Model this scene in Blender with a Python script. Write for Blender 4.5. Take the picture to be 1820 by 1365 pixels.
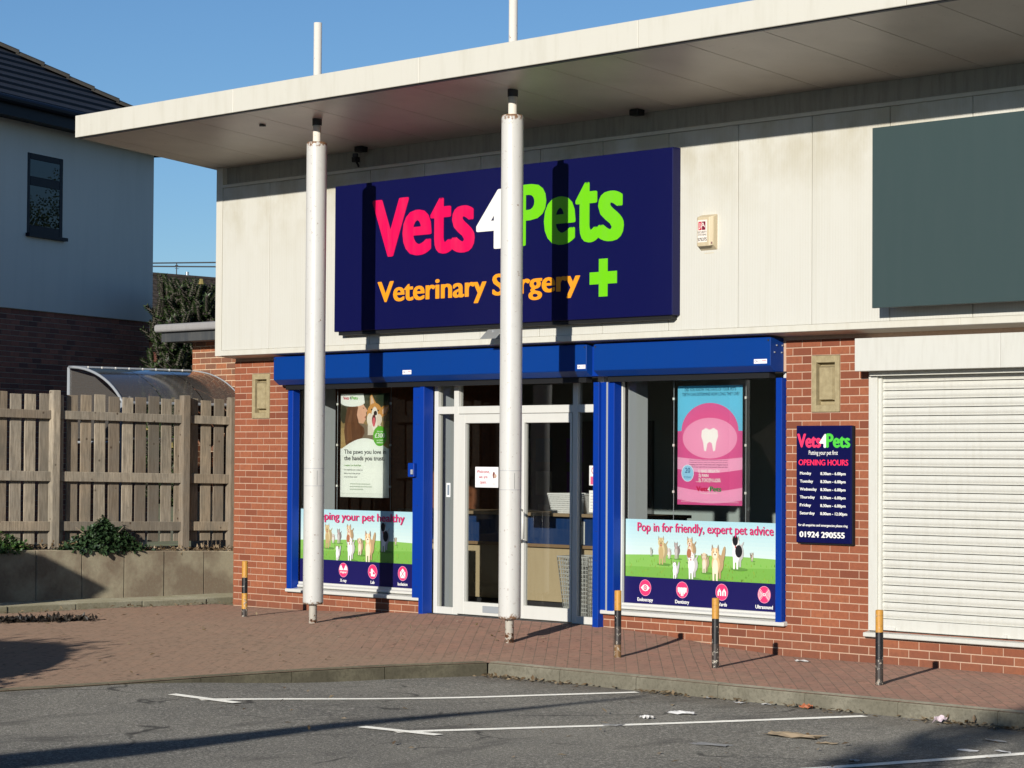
import bpy, bmesh, math, random
from mathutils import Vector, Matrix
random.seed(7)
R = math.radians
scene = bpy.context.scene
for o in list(bpy.data.objects): bpy.data.objects.remove(o)
C = scene.collection

# ------------------------------------------------------------------ camera
cam_d = bpy.data.cameras.new('camera'); cam = bpy.data.objects.new('camera', cam_d); C.objects.link(cam)
scene.camera = cam
cam_d.sensor_width = 36.0; cam_d.lens = 4486.3 * 36.0 / 1820.0
cam_d.clip_start = 0.1; cam_d.clip_end = 5000
fw = Vector((-0.7318, 0.6809, 0.0288)).normalized()
rt = Vector((0.6812, 0.7321, 0.0062)); rt = (rt - fw * rt.dot(fw)).normalized()
up = rt.cross(fw)
cam.matrix_world = Matrix(((rt.x, up.x, -fw.x, 23.878), (rt.y, up.y, -fw.y, -17.773), (rt.z, up.z, -fw.z, 1.754), (0, 0, 0, 1)))

# ------------------------------------------------------------------ sky, sun, exposure
SUN = Vector((0.457, -1.0, 0.31)).normalized()
w = bpy.data.worlds.new('World'); scene.world = w; w.use_nodes = True
nt = w.node_tree; nt.nodes.clear()
wo = nt.nodes.new('ShaderNodeOutputWorld'); bg = nt.nodes.new('ShaderNodeBackground'); sk = nt.nodes.new('ShaderNodeTexSky')
sk.sky_type = 'NISHITA'; sk.sun_disc = False
sk.sun_elevation = math.asin(SUN.z); sk.sun_rotation = math.atan2(SUN.x, SUN.y)
sk.air_density = 0.9; sk.dust_density = 0.0; sk.ozone_density = 6.0
bg.inputs[1].default_value = 0.083
tn = nt.nodes.new('ShaderNodeMix'); tn.data_type = 'RGBA'; tn.blend_type = 'MULTIPLY'; tn.inputs[0].default_value = 1.0; tn.inputs[7].default_value = (1.06, .98, .92, 1)
nt.links.new(sk.outputs[0], tn.inputs[6]); nt.links.new(tn.outputs[2], bg.inputs[0]); nt.links.new(bg.outputs[0], wo.inputs[0])
sl = bpy.data.lights.new('sun', 'SUN'); sl.energy = 3.9; sl.angle = R(0.5); sl.color = (1.0, 0.952, 0.87)
so = bpy.data.objects.new('sun', sl); C.objects.link(so); so.rotation_euler = (-SUN).to_track_quat('-Z', 'Y').to_euler()
so.location = (10, -30, 20)
vs = scene.view_settings
vs.view_transform = 'Standard'; vs.look = 'None'; vs.exposure = 0.33; vs.gamma = 1.0; vs.use_curve_mapping = False

# ------------------------------------------------------------------ helpers
def s2l(c):
    return tuple(((v / 255.0) / 12.92 if v / 255.0 <= .04045 else ((v / 255.0 + .055) / 1.055) ** 2.4) for v in c)
ORG = {}
class MB:
    def __init__(s): s.v = []; s.f = []; s.m = []; s.c = None
    def poly(s, pts, m=0):
        b = len(s.v); s.v += [tuple(p) for p in pts]; s.f.append(tuple(range(b, b + len(pts)))); s.m.append(m)
    def box(s, x0, x1, y0, y1, z0, z1, m=0):
        b = len(s.v)
        s.v += [(x0, y0, z0), (x1, y0, z0), (x1, y1, z0), (x0, y1, z0), (x0, y0, z1), (x1, y0, z1), (x1, y1, z1), (x0, y1, z1)]
        for q in ((0, 3, 2, 1), (4, 5, 6, 7), (0, 1, 5, 4), (1, 2, 6, 5), (2, 3, 7, 6), (3, 0, 4, 7)):
            s.f.append(tuple(b + i for i in q)); s.m.append(m)
        return s
    def prism_x(s, prof, x0, x1, m=0, caps=True):      # prof: list of (y,z), counter-clockwise seen from +x
        n = len(prof); b = len(s.v)
        s.v += [(x0, y, z) for y, z in prof] + [(x1, y, z) for y, z in prof]
        for i in range(n):
            j = (i + 1) % n; s.f.append((b + i, b + n + i, b + n + j, b + j)[::-1]); s.m.append(m)
        if caps:
            s.f.append(tuple(b + i for i in range(n))[::-1]); s.m.append(m); s.f.append(tuple(b + n + i for i in range(n))); s.m.append(m)
        return s
    def cyl(s, c, r, z0, z1, n=24, m=0, r1=None, cap=True):
        r1 = r if r1 is None else r1; b = len(s.v)
        for rr, z in ((r, z0), (r1, z1)):
            s.v += [(c[0] + rr * math.cos(2 * math.pi * i / n), c[1] + rr * math.sin(2 * math.pi * i / n), z) for i in range(n)]
        for i in range(n):
            j = (i + 1) % n; s.f.append((b + i, b + j, b + n + j, b + n + i)); s.m.append(m)
        if cap:
            s.f.append(tuple(b + i for i in range(n))[::-1]); s.m.append(m); s.f.append(tuple(b + n + i for i in range(n))); s.m.append(m)
        return s
    def tube(s, pts, rad, n=8, m=0, cap=True):
        pts = [Vector(p) for p in pts]; b = len(s.v); k = len(pts)
        rad = rad if isinstance(rad, (list, tuple)) else [rad] * k
        a = None
        for i, p in enumerate(pts):
            t = (pts[min(i + 1, k - 1)] - pts[max(i - 1, 0)]).normalized()
            if a is None:
                a = t.orthogonal().normalized()
            a = (a - t * a.dot(t)).normalized(); bb = t.cross(a)
            for j in range(n):
                th = 2 * math.pi * j / n; s.v.append(tuple(p + (a * math.cos(th) + bb * math.sin(th)) * rad[i]))
        for i in range(k - 1):
            for j in range(n):
                q = (j + 1) % n; s.f.append((b + i * n + j, b + i * n + q, b + (i + 1) * n + q, b + (i + 1) * n + j)); s.m.append(m)
        if cap:
            s.f.append(tuple(b + j for j in range(n))[::-1]); s.m.append(m); s.f.append(tuple(b + (k - 1) * n + j for j in range(n))); s.m.append(m)
        return s
    def build(s, name, mats, parent=None, org=None, smooth=False, local=False):
        if not isinstance(mats, (list, tuple)): mats = [mats]
        vs_ = s.v
        if org is None:
            if local: org = (0, 0, 0)
            else:
                xs = [p[0] for p in vs_]; ys = [p[1] for p in vs_]; zs = [p[2] for p in vs_]
                org = ((min(xs) + max(xs)) / 2, (min(ys) + max(ys)) / 2, min(zs))
        me = bpy.data.meshes.new(name)
        me.from_pydata([(p[0] - org[0], p[1] - org[1], p[2] - org[2]) for p in vs_], [], s.f)
        for mm in mats: me.materials.append(mm)
        me.polygons.foreach_set('material_index', s.m)
        if smooth: me.polygons.foreach_set('use_smooth', [True] * len(s.f))
        if s.c:
            at = me.color_attributes.new('pc', 'FLOAT_COLOR', 'CORNER')
            buf = []
            for p, c in zip(me.polygons, s.c):
                buf += [c[0], c[1], c[2], 1.0] * p.loop_total
            at.data.foreach_set('color', buf)
        me.update()
        o = bpy.data.objects.new(name, me); C.objects.link(o)
        place(o, org, parent, local)
        return o
def place(o, org, parent=None, local=False):
    org = Vector(org)
    if parent is not None:
        o.parent = parent
        o.location = org if local else org - ORG[parent.name]
        ORG[o.name] = (ORG[parent.name] + org) if local else org
    else:
        o.location = org; ORG[o.name] = org
def tag(o, label=None, cat=None, group=None, kind=None):
    if label: o['label'] = label
    if cat: o['category'] = cat
    if group: o['group'] = group
    if kind: o['kind'] = kind
    return o
def thing(name, loc, label, cat, group=None, rz=0):
    o = bpy.data.objects.new(name, None); C.objects.link(o); o.empty_display_size = .2
    o.location = loc; o.rotation_euler = (0, 0, rz); ORG[o.name] = Vector(loc)
    return tag(o, label, cat, group)
def inst(name, me, org, parent, local=False):
    o = bpy.data.objects.new(name, me); C.objects.link(o); place(o, org, parent, local); return o
def bevel(o, wd=.004, seg=1, ang=40):
    m = o.modifiers.new('bevel', 'BEVEL'); m.width = wd; m.segments = seg; m.limit_method = 'ANGLE'; m.angle_limit = R(ang); return o

# ------------------------------------------------------------------ materials
class NM:
    def __init__(s, name):
        s.mat = bpy.data.materials.new(name); s.mat.use_nodes = True; s.t = s.mat.node_tree
        s.b = s.t.nodes['Principled BSDF']; s.out = s.t.nodes['Material Output']; s._co = {}
    def n(s, typ, **kw):
        x = s.t.nodes.new(typ)
        for k, v in kw.items():
            if k.startswith('i_'):
                x.inputs[k[2:].replace('_', ' ')].default_value = v
            else: setattr(x, k, v)
        return x
    def l(s, a, b): s.t.links.new(a, b)
    def co(s, kind='Object', scale=(1, 1, 1), rot=(0, 0, 0)):
        tc = s.n('ShaderNodeTexCoord'); mp = s.n('ShaderNodeMapping'); mp.inputs['Scale'].default_value = scale; mp.inputs['Rotation'].default_value = rot
        s.l(tc.outputs[kind], mp.inputs[0]); return mp.outputs[0]
    def world(s, scale=(1, 1, 1)):
        g = s.n('ShaderNodeNewGeometry'); mp = s.n('ShaderNodeMapping'); mp.inputs['Scale'].default_value = scale
        s.l(g.outputs['Position'], mp.inputs[0]); return mp.outputs[0]
    def noise(s, vec, scale=5, detail=4, rough=.55):
        x = s.n('ShaderNodeTexNoise'); x.inputs['Scale'].default_value = scale; x.inputs['Detail'].default_value = detail; x.inputs['Roughness'].default_value = rough
        s.l(vec, x.inputs['Vector']); return x.outputs['Fac']
    def ramp(s, fac, stops):
        x = s.n('ShaderNodeValToRGB'); e = x.color_ramp.elements
        while len(e) < len(stops): e.new(.5)
        for el, (p, c) in zip(e, stops):
            el.position = p; el.color = (*c, 1) if not isinstance(c, (int, float)) else (c, c, c, 1)
        s.l(fac, x.inputs[0]); return x.outputs[0]
    def mix(s, fac, a, b, typ='MIX'):
        x = s.n('ShaderNodeMix', data_type='RGBA', blend_type=typ)
        for v, i in ((fac, 0), (a, 6), (b, 7)):
            if isinstance(v, (int, float)): x.inputs[i].default_value = v
            elif isinstance(v, tuple): x.inputs[i].default_value = (*v, 1)
            else: s.l(v, x.inputs[i])
        return x.outputs[2]
    def math(s, op, a, b=0.0, clamp=False):
        x = s.n('ShaderNodeMath', operation=op); x.use_clamp = clamp
        for v, i in ((a, 0), (b, 1)):
            if isinstance(v, (int, float)): x.inputs[i].default_value = v
            else: s.l(v, x.inputs[i])
        return x.outputs[0]
    def sep(s, vec):
        x = s.n('ShaderNodeSeparateXYZ'); s.l(vec, x.inputs[0]); return x.outputs
    def bump(s, h, strength=.3, dist=.01):
        x = s.n('ShaderNodeBump'); x.inputs['Strength'].default_value = strength; x.inputs['Distance'].default_value = dist
        s.l(h, x.inputs['Height']); s.l(x.outputs[0], s.b.inputs['Normal']); return x
    def set(s, col=None, rough=None, metal=None, spec=None):
        for v, k in ((col, 'Base Color'), (rough, 'Roughness'), (metal, 'Metallic'), (spec, 'Specular IOR Level')):
            if v is None: continue
            if isinstance(v, tuple): s.b.inputs[k].default_value = (*v, 1)
            elif isinstance(v, (int, float)): s.b.inputs[k].default_value = v
            else: s.l(v, s.b.inputs[k])
        return s
    def dusty(s, v=1.0):
        s.b.inputs['Diffuse Roughness'].default_value = v; return s.mat
    def rnd(s): return s.n('ShaderNodeObjectInfo').outputs['Random']

def m_brick(name, cols, dark, bumpy=.25):
    m = NM(name); r = m.rnd(); c = m.ramp(r, [(i / (len(cols) - 1), cc) for i, cc in enumerate(cols)])
    wv = m.world(); n1 = m.noise(wv, 26, 5, .65); n2 = m.noise(wv, 2.2, 3)
    c = m.mix(m.ramp(n1, [(.42, 0.0), (.72, .55)]), c, dark); c = m.mix(m.ramp(n2, [(.4, 0.0), (.8, .35)]), c, dark)
    zz = m.sep(m.world())[2]                                     # splash dirt and bleached salts close to the paving
    dirt = m.math('MULTIPLY', m.ramp(zz, [(0.0, .55), (.22, 0.0)]), m.noise(m.world(), 7, 4))
    c = m.mix(dirt, c, (.11, .07, .05))
    m.set(c, .85, spec=.25); m.bump(m.noise(wv, 160, 3), bumpy, .003); return m.dusty(.6)
def m_mortar(name, col, dark):
    m = NM(name); n = m.noise(m.world(), 40, 4); c = m.mix(m.ramp(n, [(.35, 0.0), (.75, .6)]), col, dark); m.set(c, .95, spec=.1); m.bump(n, .5, .004); return m.mat
def m_paint(name, col, rough=.35, dirt=.25, dcol=(.35, .32, .26), scale=3, vstreak=True, spec=.5, bumpy=.03):
    m = NM(name); wv = m.world((4, 4, .5) if vstreak else (1, 1, 1)); n = m.noise(wv, scale, 5, .6); n2 = m.noise(m.world(), 45, 3)
    f = m.math('MULTIPLY', m.ramp(n, [(.45, 0.0), (.85, 1.0)]), dirt)
    c = m.mix(f, col, dcol); c = m.mix(m.ramp(n2, [(.62, 0.0), (.8, .25 * min(1, dirt * 3))]), c, dcol)
    m.set(c, rough, spec=spec); m.bump(m.noise(m.world(), 9, 3), bumpy, .02); return m.mat
def m_flat(name, col, rough=.5, metal=0, spec=.5):
    return NM(name).set(col, rough, metal, spec).mat

brick_red = m_brick('brick_red', [(.20, .062, .034), (.29, .092, .046), (.31, .10, .05), (.36, .125, .06), (.30, .095, .048), (.33, .11, .054), (.25, .078, .040)], (.20, .065, .038))
mortar_red = m_mortar('mortar_red', (.56, .38, .27), (.44, .29, .205))
brick_mixed = m_brick('brick_mixed', [(.36, .12, .055), (.22, .10, .06), (.42, .15, .065), (.16, .085, .055), (.38, .13, .06)], (.14, .07, .045), .3)
mortar_pale = m_mortar('mortar_pale', (.66, .50, .34), (.52, .38, .26))
brick_house = m_brick('brick_house', [(.40, .15, .10), (.30, .115, .08), (.46, .17, .11), (.15, .07, .06), (.38, .14, .095)], (.20, .08, .06), .2)
mortar_house = m_mortar('mortar_house', (.46, .36, .28), (.34, .27, .21))

# ribbed insulated cladding: fine vertical micro-rib, algae and dust
def mk_clad():
    m = NM('cladding_white'); wv = m.world()
    x, y, z = m.sep(wv)
    n = m.noise(m.world((1.3, 1.3, .8)), 2.2, 5, .6); n2 = m.noise(m.world((9, 9, .35)), 2.0, 4, .6); n3 = m.noise(wv, 60, 3)
    top = m.ramp(m.math('DIVIDE', z, 6.0), [(.66, 0.0), (.79, 1.0)])
    alg = m.math('MULTIPLY', m.math('MULTIPLY', m.ramp(n, [(.38, 0.0), (.62, 1.0)]), top), .55)
    c = m.mix(alg, (.635, .62, .555), (.42, .37, .245))
    c = m.mix(m.math('MULTIPLY', m.ramp(n2, [(.52, 0.0), (.8, 1.0)]), .20), c, (.46, .43, .33))
    c = m.mix(m.ramp(n3, [(.68, 0.0), (.78, .22)]), c, (.3, .27, .2))
    rib = m.math('SINE', m.math('MULTIPLY', x, 2 * math.pi / .032))
    c = m.mix(m.math('MULTIPLY', m.ramp(rib, [(.0, .6), (.25, 0.0)]), m.math('MULTIPLY', m.ramp(n, [(.3, .1), (.6, 1.0)]), .15)), c, (.40, .36, .24))
    m.set(c, .5, spec=.35)
    bp = m.bump(rib, .10, .003); return m.mat
clad = mk_clad()
trim_white = m_paint('trim_white', (.66, .635, .55), .45, .3, (.45, .40, .28))
def mk_fascia():
    m = NM('fascia_white'); n = m.noise(m.world((3, 3, .4)), 3, 5); n3 = m.noise(m.world(), 30, 4)
    c = m.mix(m.ramp(n, [(.5, 0.0), (.8, .3)]), (.66, .63, .54), (.44, .40, .29)); c = m.mix(m.ramp(n3, [(.7, 0.0), (.78, .35)]), c, (.25, .22, .18))
    m.set(c, .4); m.bump(m.noise(m.world(), 6, 3), .04, .02); return m.mat
fascia_m = mk_fascia()
def mk_soffit():
    m = NM('soffit_board'); n = m.noise(m.world(), 1.6, 5); n3 = m.noise(m.world(), 14, 5, .7)
    c = m.mix(m.ramp(n, [(.35, 0.0), (.75, .6)]), (.68, .61, .53), (.50, .44, .375)); c = m.mix(m.ramp(n3, [(.62, 0.0), (.78, .45)]), c, (.16, .13, .11))
    m.set(c, .38, spec=.5); m.bump(m.noise(m.world(), 3, 2), .06, .02); return m.mat
soffit_m = mk_soffit()
recess_m = m_paint('recess_paint', (.36, .34, .29), .6, .6, (.12, .11, .09), 4)
def mk_col():
    m = NM('column_white'); wv = m.world(); z = m.sep(wv)[2]; n = m.noise(m.world((5, 5, .45)), 4, 5, .6); n2 = m.noise(wv, 26, 5, .7); n3 = m.noise(wv, 8, 4)
    c = m.mix(m.ramp(n, [(.5, 0.0), (.8, .30)]), (.61, .595, .555), (.42, .385, .315)); c = m.mix(m.ramp(n2, [(.66, 0.0), (.74, .45)]), c, (.30, .27, .22)); c = m.mix(m.ramp(n3, [(.60, 0.0), (.75, .2)]), c, (.40, .38, .33))
    rim = m.math('MAXIMUM', m.ramp(m.math('DIVIDE', z, 5.1), [(.044, .24), (.053, .02), (.075, -.3)]), m.ramp(m.math('DIVIDE', z, 5.1), [(.955, -.3), (.968, .06), (.978, .26)]))
    c = m.mix(m.ramp(m.math('ADD', rim, n2), [(.62, 0.0), (.72, .95)]), c, (.20, .095, .04))
    m.set(c, .45); m.bump(n3, .05, .02); return m.mat
col_white = mk_col()
def mk_stem():
    m = NM('column_stem'); wv = m.world(); z = m.sep(wv)[2]; n = m.noise(wv, 30, 5, .65)
    f = m.math('ADD', m.ramp(z, [(.0, .22), (.15, .05), (.4, -.06)]), n)
    c = m.mix(m.ramp(f, [(.66, 0.0), (.70, 1.0)]), (.78, .72, .62), (.23, .10, .045)); c = m.mix(m.ramp(f, [(.76, 0.0), (.80, 1.0)]), c, (.055, .04, .033))
    m.set(c, .6); m.bump(n, .3, .004); return m.mat
stem_m = mk_stem()
navy = m_paint('sign_navy', (.0055, .0065, .060), .3, .05, (.02, .02, .06), 3, spec=.22, bumpy=.015)
shutter_blue = m_paint('shutter_blue', (.002, .042, .235), .42, .12, (.01, .04, .15), 3, spec=.25)
guide_blue = m_paint('guide_blue', (.002, .038, .30), .42, .12, (.01, .03, .16), 3, spec=.25)
black_m = m_flat('black_rubber', (.008, .008, .009), .6)
dark_metal = m_flat('dark_metal', (.03, .03, .033), .5)
grey_metal = m_paint('grey_metal', (.33, .35, .37), .35, .2)
upvc = m_paint('white_upvc', (.66, .65, .60), .3, .14, (.45, .42, .36))
white_shutter = m_paint('white_shutter', (.64, .63, .57), .42, .3, (.42, .39, .32), 6)
green_panel = m_paint('green_panel', (.046, .072, .072), .36, .12, (.09, .11, .11), 2, bumpy=.015)
def mk_stone():
    m = NM('cast_stone'); n = m.noise(m.world(), 18, 5); n2 = m.noise(m.world(), 120, 3)
    c = m.mix(m.ramp(n, [(.35, 0.0), (.7, 1.0)]), (.40, .33, .19), (.30, .24, .135)); m.set(c, .9, spec=.15); m.bump(n2, .25, .003); return m.mat
stone = mk_stone()
def mk_conc(name, a, b, stain, ss=1.6):
    m = NM(name); wv = m.world(); n = m.noise(wv, ss, 5, .6); n2 = m.noise(wv, 35, 5, .7); n3 = m.noise(wv, 220, 2)
    c = m.mix(m.ramp(n, [(.40, 0.0), (.55, .9)]), a, b); c = m.mix(m.ramp(n2, [(.45, 0.0), (.72, .6)]), c, stain); c = m.mix(m.ramp(n3, [(.6, 0.0), (.75, .3)]), c, (.05, .045, .035))
    m.set(c, .92, spec=.15); m.bump(n2, .35, .006); return m.dusty()
conc_wall = mk_conc('retaining_concrete', (.36, .315, .22), (.20, .15, .105), (.26, .235, .16), 1.7)
conc_plinth = mk_conc('plinth_concrete', (.26, .24, .175), (.20, .18, .12), (.12, .12, .07), 2.2)
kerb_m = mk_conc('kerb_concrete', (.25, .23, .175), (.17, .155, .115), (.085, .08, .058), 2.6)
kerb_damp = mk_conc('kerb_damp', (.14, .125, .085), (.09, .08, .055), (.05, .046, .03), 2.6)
def mk_wood():
    m = NM('weathered_timber'); r = m.rnd(); wv = m.n('ShaderNodeVectorMath', operation='ADD')
    g = m.n('ShaderNodeNewGeometry'); m.l(g.outputs['Position'], wv.inputs[0])
    cb = m.n('ShaderNodeCombineXYZ'); m.l(m.math('MULTIPLY', r, 37.0), cb.inputs[1]); m.l(m.math('MULTIPLY', r, 11.0), cb.inputs[2]); m.l(cb.outputs[0], wv.inputs[1])
    mp = m.n('ShaderNodeMapping'); mp.inputs['Scale'].default_value = (1, 1, .09); m.l(wv.outputs[0], mp.inputs[0])
    gr = m.noise(mp.outputs[0], 55, 6, .65); bl = m.noise(wv.outputs[0], 3.5, 4)
    c = m.ramp(r, [(0, (.22, .175, .13)), (.2, (.46, .37, .26)), (.4, (.30, .235, .165)), (.6, (.17, .145, .115)), (.8, (.50, .42, .31)), (1, (.36, .31, .24))])
    c = m.mix(m.ramp(gr, [(.40, 0.0), (.72, .75)]), c, (.10, .075, .05)); c = m.mix(m.ramp(bl, [(.4, 0.0), (.75, .5)]), c, (.19, .175, .15))
    vo = m.n('ShaderNodeTexVoronoi'); vo.inputs['Scale'].default_value = 5.5; m.l(wv.outputs[0], vo.inputs['Vector'])
    c = m.mix(m.ramp(vo.outputs['Distance'], [(.05, .85), (.10, 0.0)]), c, (.06, .035, .02))
    c = m.mix(m.ramp(m.noise(m.world((1, 1, .6)), 2.2, 4), [(.5, 0.0), (.7, .5)]), c, (.13, .12, .095))
    m.set(c, .85, spec=.2); m.bump(gr, .4, .004); return m.dusty(.8)
timber = mk_wood()

def mk_paving():
    m = NM('block_paving'); wv = m.world(); x, y, z = m.sep(wv)
    bt = m.n('ShaderNodeTexBrick'); bt.inputs['Scale'].default_value = 1.0; bt.inputs['Brick Width'].default_value = .203; bt.inputs['Row Height'].default_value = .103; bt.inputs['Mortar Size'].default_value = .0042; bt.inputs['Mortar Smooth'].default_value = .3; bt.offset = .5
    mp = m.n('ShaderNodeMapping'); mp.inputs['Rotation'].default_value = (0, 0, R(45)); m.l(wv, mp.inputs[0]); m.l(mp.outputs[0], bt.inputs['Vector'])
    bt.inputs['Color1'].default_value = (.225, .115, .083, 1); bt.inputs['Color2'].default_value = (.175, .095, .072, 1); bt.inputs['Mortar'].default_value = (.085, .06, .045, 1)
    c = bt.outputs['Color']
    n = m.noise(wv, .55, 5, .6); n2 = m.noise(wv, 9, 5, .7); n3 = m.noise(m.world((1, 1, 1)), 15, 5, .75)
    # trodden grey-brown dust far from the wall, redder blocks in the lee of the building
    far = m.ramp(m.math('ADD', m.math('ADD', m.math('MULTIPLY', y, -.13), m.math('MULTIPLY', x, -.035)), m.math('MULTIPLY', n, .5)), [(.16, 0.0), (.50, .62)])
    c = m.mix(far, c, (.215, .155, .105))
    c = m.mix(m.ramp(n2, [(.35, 0.0), (.75, .55)]), c, (.17, .125, .09)); c = m.mix(m.ramp(n3, [(.55, 0.0), (.63, .85)]), c, (.065, .048, .032))
    m.set(c, .88, spec=.2)
    h = m.math('ADD', m.math('MULTIPLY', bt.outputs['Fac'], -1.0), m.math('MULTIPLY', n2, .5)); m.bump(h, .35, .006); return m.dusty()
paving_m = mk_paving()
def mk_asphalt():
    m = NM('asphalt'); wv = m.world(); n = m.noise(wv, .45, 6, .65); n2 = m.noise(wv, 34, 4, .8); n3 = m.noise(wv, 95, 3, .7); n4 = m.noise(m.world((1.0, .35, 1)), 2.6, 5, .6); n5 = m.noise(wv, 1.1, 3)
    c = m.mix(m.ramp(n, [(.35, 0.0), (.65, 1.0)]), (.098, .094, .084), (.172, .162, .138)); c = m.mix(m.ramp(n2, [(.50, 0.0), (.63, .9)]), c, (.33, .31, .27)); c = m.mix(m.ramp(n3, [(.40, .9), (.53, 0.0)]), c, (.03, .029, .027))
    c = m.mix(m.ramp(n4, [(.57, 0.0), (.72, .65)]), c, (.05, .047, .043))                      # oil and tyre marks
    vo = m.n('ShaderNodeTexVoronoi'); vo.inputs['Scale'].default_value = .33; vo.feature = 'DISTANCE_TO_EDGE'; mp = m.n('ShaderNodeVectorMath', operation='ADD'); m.l(wv, mp.inputs[0])
    nz = m.n('ShaderNodeTexNoise'); nz.inputs['Scale'].default_value = 1.5; m.l(wv, nz.inputs['Vector']); m.l(nz.outputs['Color'], mp.inputs[1]); m.l(mp.outputs[0], vo.inputs['Vector'])
    c = m.mix(m.math('MULTIPLY', m.ramp(vo.outputs['Distance'], [(.004, 1.0), (.010, 0.0)]), m.ramp(n5, [(.48, 0.0), (.56, .8)])), c, (.025, .024, .022))   # cracks
    y = m.sep(wv)[1]; g = m.math('MULTIPLY', m.ramp(m.math('ADD', m.math('MULTIPLY', y, .1), 1.0), [(.66, 0.0), (.735, .75)]), m.ramp(m.noise(wv, 3.0, 4), [(.3, .3), (.6, 1.0)]))
    c = m.mix(g, c, (.085, .072, .056))                                                             # silt in the channel by the kerb
    m.set(c, .9, spec=.25); m.bump(m.math('ADD', n2, n3), .55, .008); return m.dusty()
asphalt = mk_asphalt()
def mk_line():
    m = NM('road_paint'); wv = m.world(); n = m.noise(wv, 60, 4, .7); n2 = m.noise(wv, 4, 4)
    c = m.mix(m.ramp(n, [(.56, 0.0), (.68, .9)]), (.62, .60, .54), (.14, .13, .12)); c = m.mix(m.ramp(n2, [(.5, 0.0), (.8, .4)]), c, (.36, .34, .31)); m.set(c, .8, spec=.25); m.bump(n, .4, .004); return m.dusty()
line_m = mk_line()
earth = mk_conc('earth', (.10, .075, .05), (.06, .045, .03), (.15, .12, .08), 5)
ground_m = mk_conc('ground_mat', (.10, .11, .06), (.08, .075, .05), (.12, .11, .07), .6)
def mk_glass(name, tint=(.86, .88, .865), ior=1.5, gain=1.5):
    m = NM(name); t = m.t; t.nodes.remove(m.b)
    tr = m.n('ShaderNodeBsdfTransparent'); tr.inputs[0].default_value = (*tint, 1)
    gl = m.n('ShaderNodeBsdfGlossy'); gl.inputs['Roughness'].default_value = 0.0
    fr = m.n('ShaderNodeFresnel'); fr.inputs['IOR'].default_value = ior
    bw = m.n('ShaderNodeTexNoise'); bw.inputs['Scale'].default_value = .8; g = m.n('ShaderNodeNewGeometry'); m.l(g.outputs['Position'], bw.inputs['Vector'])
    bp = m.n('ShaderNodeBump'); bp.inputs['Strength'].default_value = .02; bp.inputs['Distance'].default_value = .05; m.l(bw.outputs['Fac'], bp.inputs['Height']); m.l(bp.outputs[0], gl.inputs['Normal'])
    mx = m.n('ShaderNodeMixShader'); m.l(m.math('MULTIPLY', fr.outputs[0], gain, True), mx.inputs[0]); m.l(tr.outputs[0], mx.inputs[1]); m.l(gl.outputs[0], mx.inputs[2]); m.l(mx.outputs[0], m.out.inputs[0]); return m.mat
glass = mk_glass('window_glass')
glass_dark = mk_glass('house_glass', (.10, .12, .13), 1.5, 1.0)
poly_m = None
def mk_poly():
    m = NM('polycarbonate'); t = m.t; t.nodes.remove(m.b)
    tr = m.n('ShaderNodeBsdfTransparent'); tr.inputs[0].default_value = (.46, .43, .40, 1)
    df = m.n('ShaderNodeBsdfDiffuse'); df.inputs[0].default_value = (.22, .20, .18, 1)
    gl = m.n('ShaderNodeBsdfGlossy'); gl.inputs['Roughness'].default_value = .12
    fr = m.n('ShaderNodeFresnel'); fr.inputs['IOR'].default_value = 1.5
    m1 = m.n('ShaderNodeMixShader'); m1.inputs[0].default_value = .38; m.l(tr.outputs[0], m1.inputs[1]); m.l(df.outputs[0], m1.inputs[2])
    m2 = m.n('ShaderNodeMixShader'); m.l(m.math('MULTIPLY', fr.outputs[0], 1.8, True), m2.inputs[0]); m.l(m1.outputs[0], m2.inputs[1]); m.l(gl.outputs[0], m2.inputs[2]); m.l(m2.outputs[0], m.out.inputs[0]); return m.mat
poly_m = mk_poly()
def mk_print(name, rough=.45):
    m = NM(name); a = m.n('ShaderNodeAttribute'); a.attribute_name = 'pc'
    m.set(a.outputs['Color'], rough, spec=.35); return m.mat
print_m = mk_print('printed_film'); print_gloss = mk_print('printed_gloss', .3)

# ------------------------------------------------------------------ lettering and flat print
_tc = {}
def glyphs(s, bold=0.0, space=1.0):
    k = (s, space)
    if k not in _tc:
        cu = bpy.data.curves.new('t', 'FONT'); cu.body = s; cu.size = 1; cu.space_character = space; cu.resolution_u = 4
        ob = bpy.data.objects.new('t', cu); C.objects.link(ob)
        dg = bpy.context.evaluated_depsgraph_get(); ev = ob.evaluated_get(dg); me = ev.to_mesh()
        v = [(p.co.x, p.co.y) for p in me.vertices]; f = [tuple(p.vertices) for p in me.polygons]
        ev.to_mesh_clear(); bpy.data.objects.remove(ob); bpy.data.curves.remove(cu)
        # orient all faces the same way
        ff = []
        for q in f:
            a = sum(v[q[i]][0] * v[q[(i + 1) % len(q)]][1] - v[q[(i + 1) % len(q)]][0] * v[q[i]][1] for i in range(len(q)))
            ff.append(q if a > 0 else q[::-1])
        xs = [p[0] for p in v] or [0]; ys = [p[1] for p in v] or [0]
        _tc[k] = (v, ff, min(xs), max(xs), min(ys), max(ys))
    return _tc[k]
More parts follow.
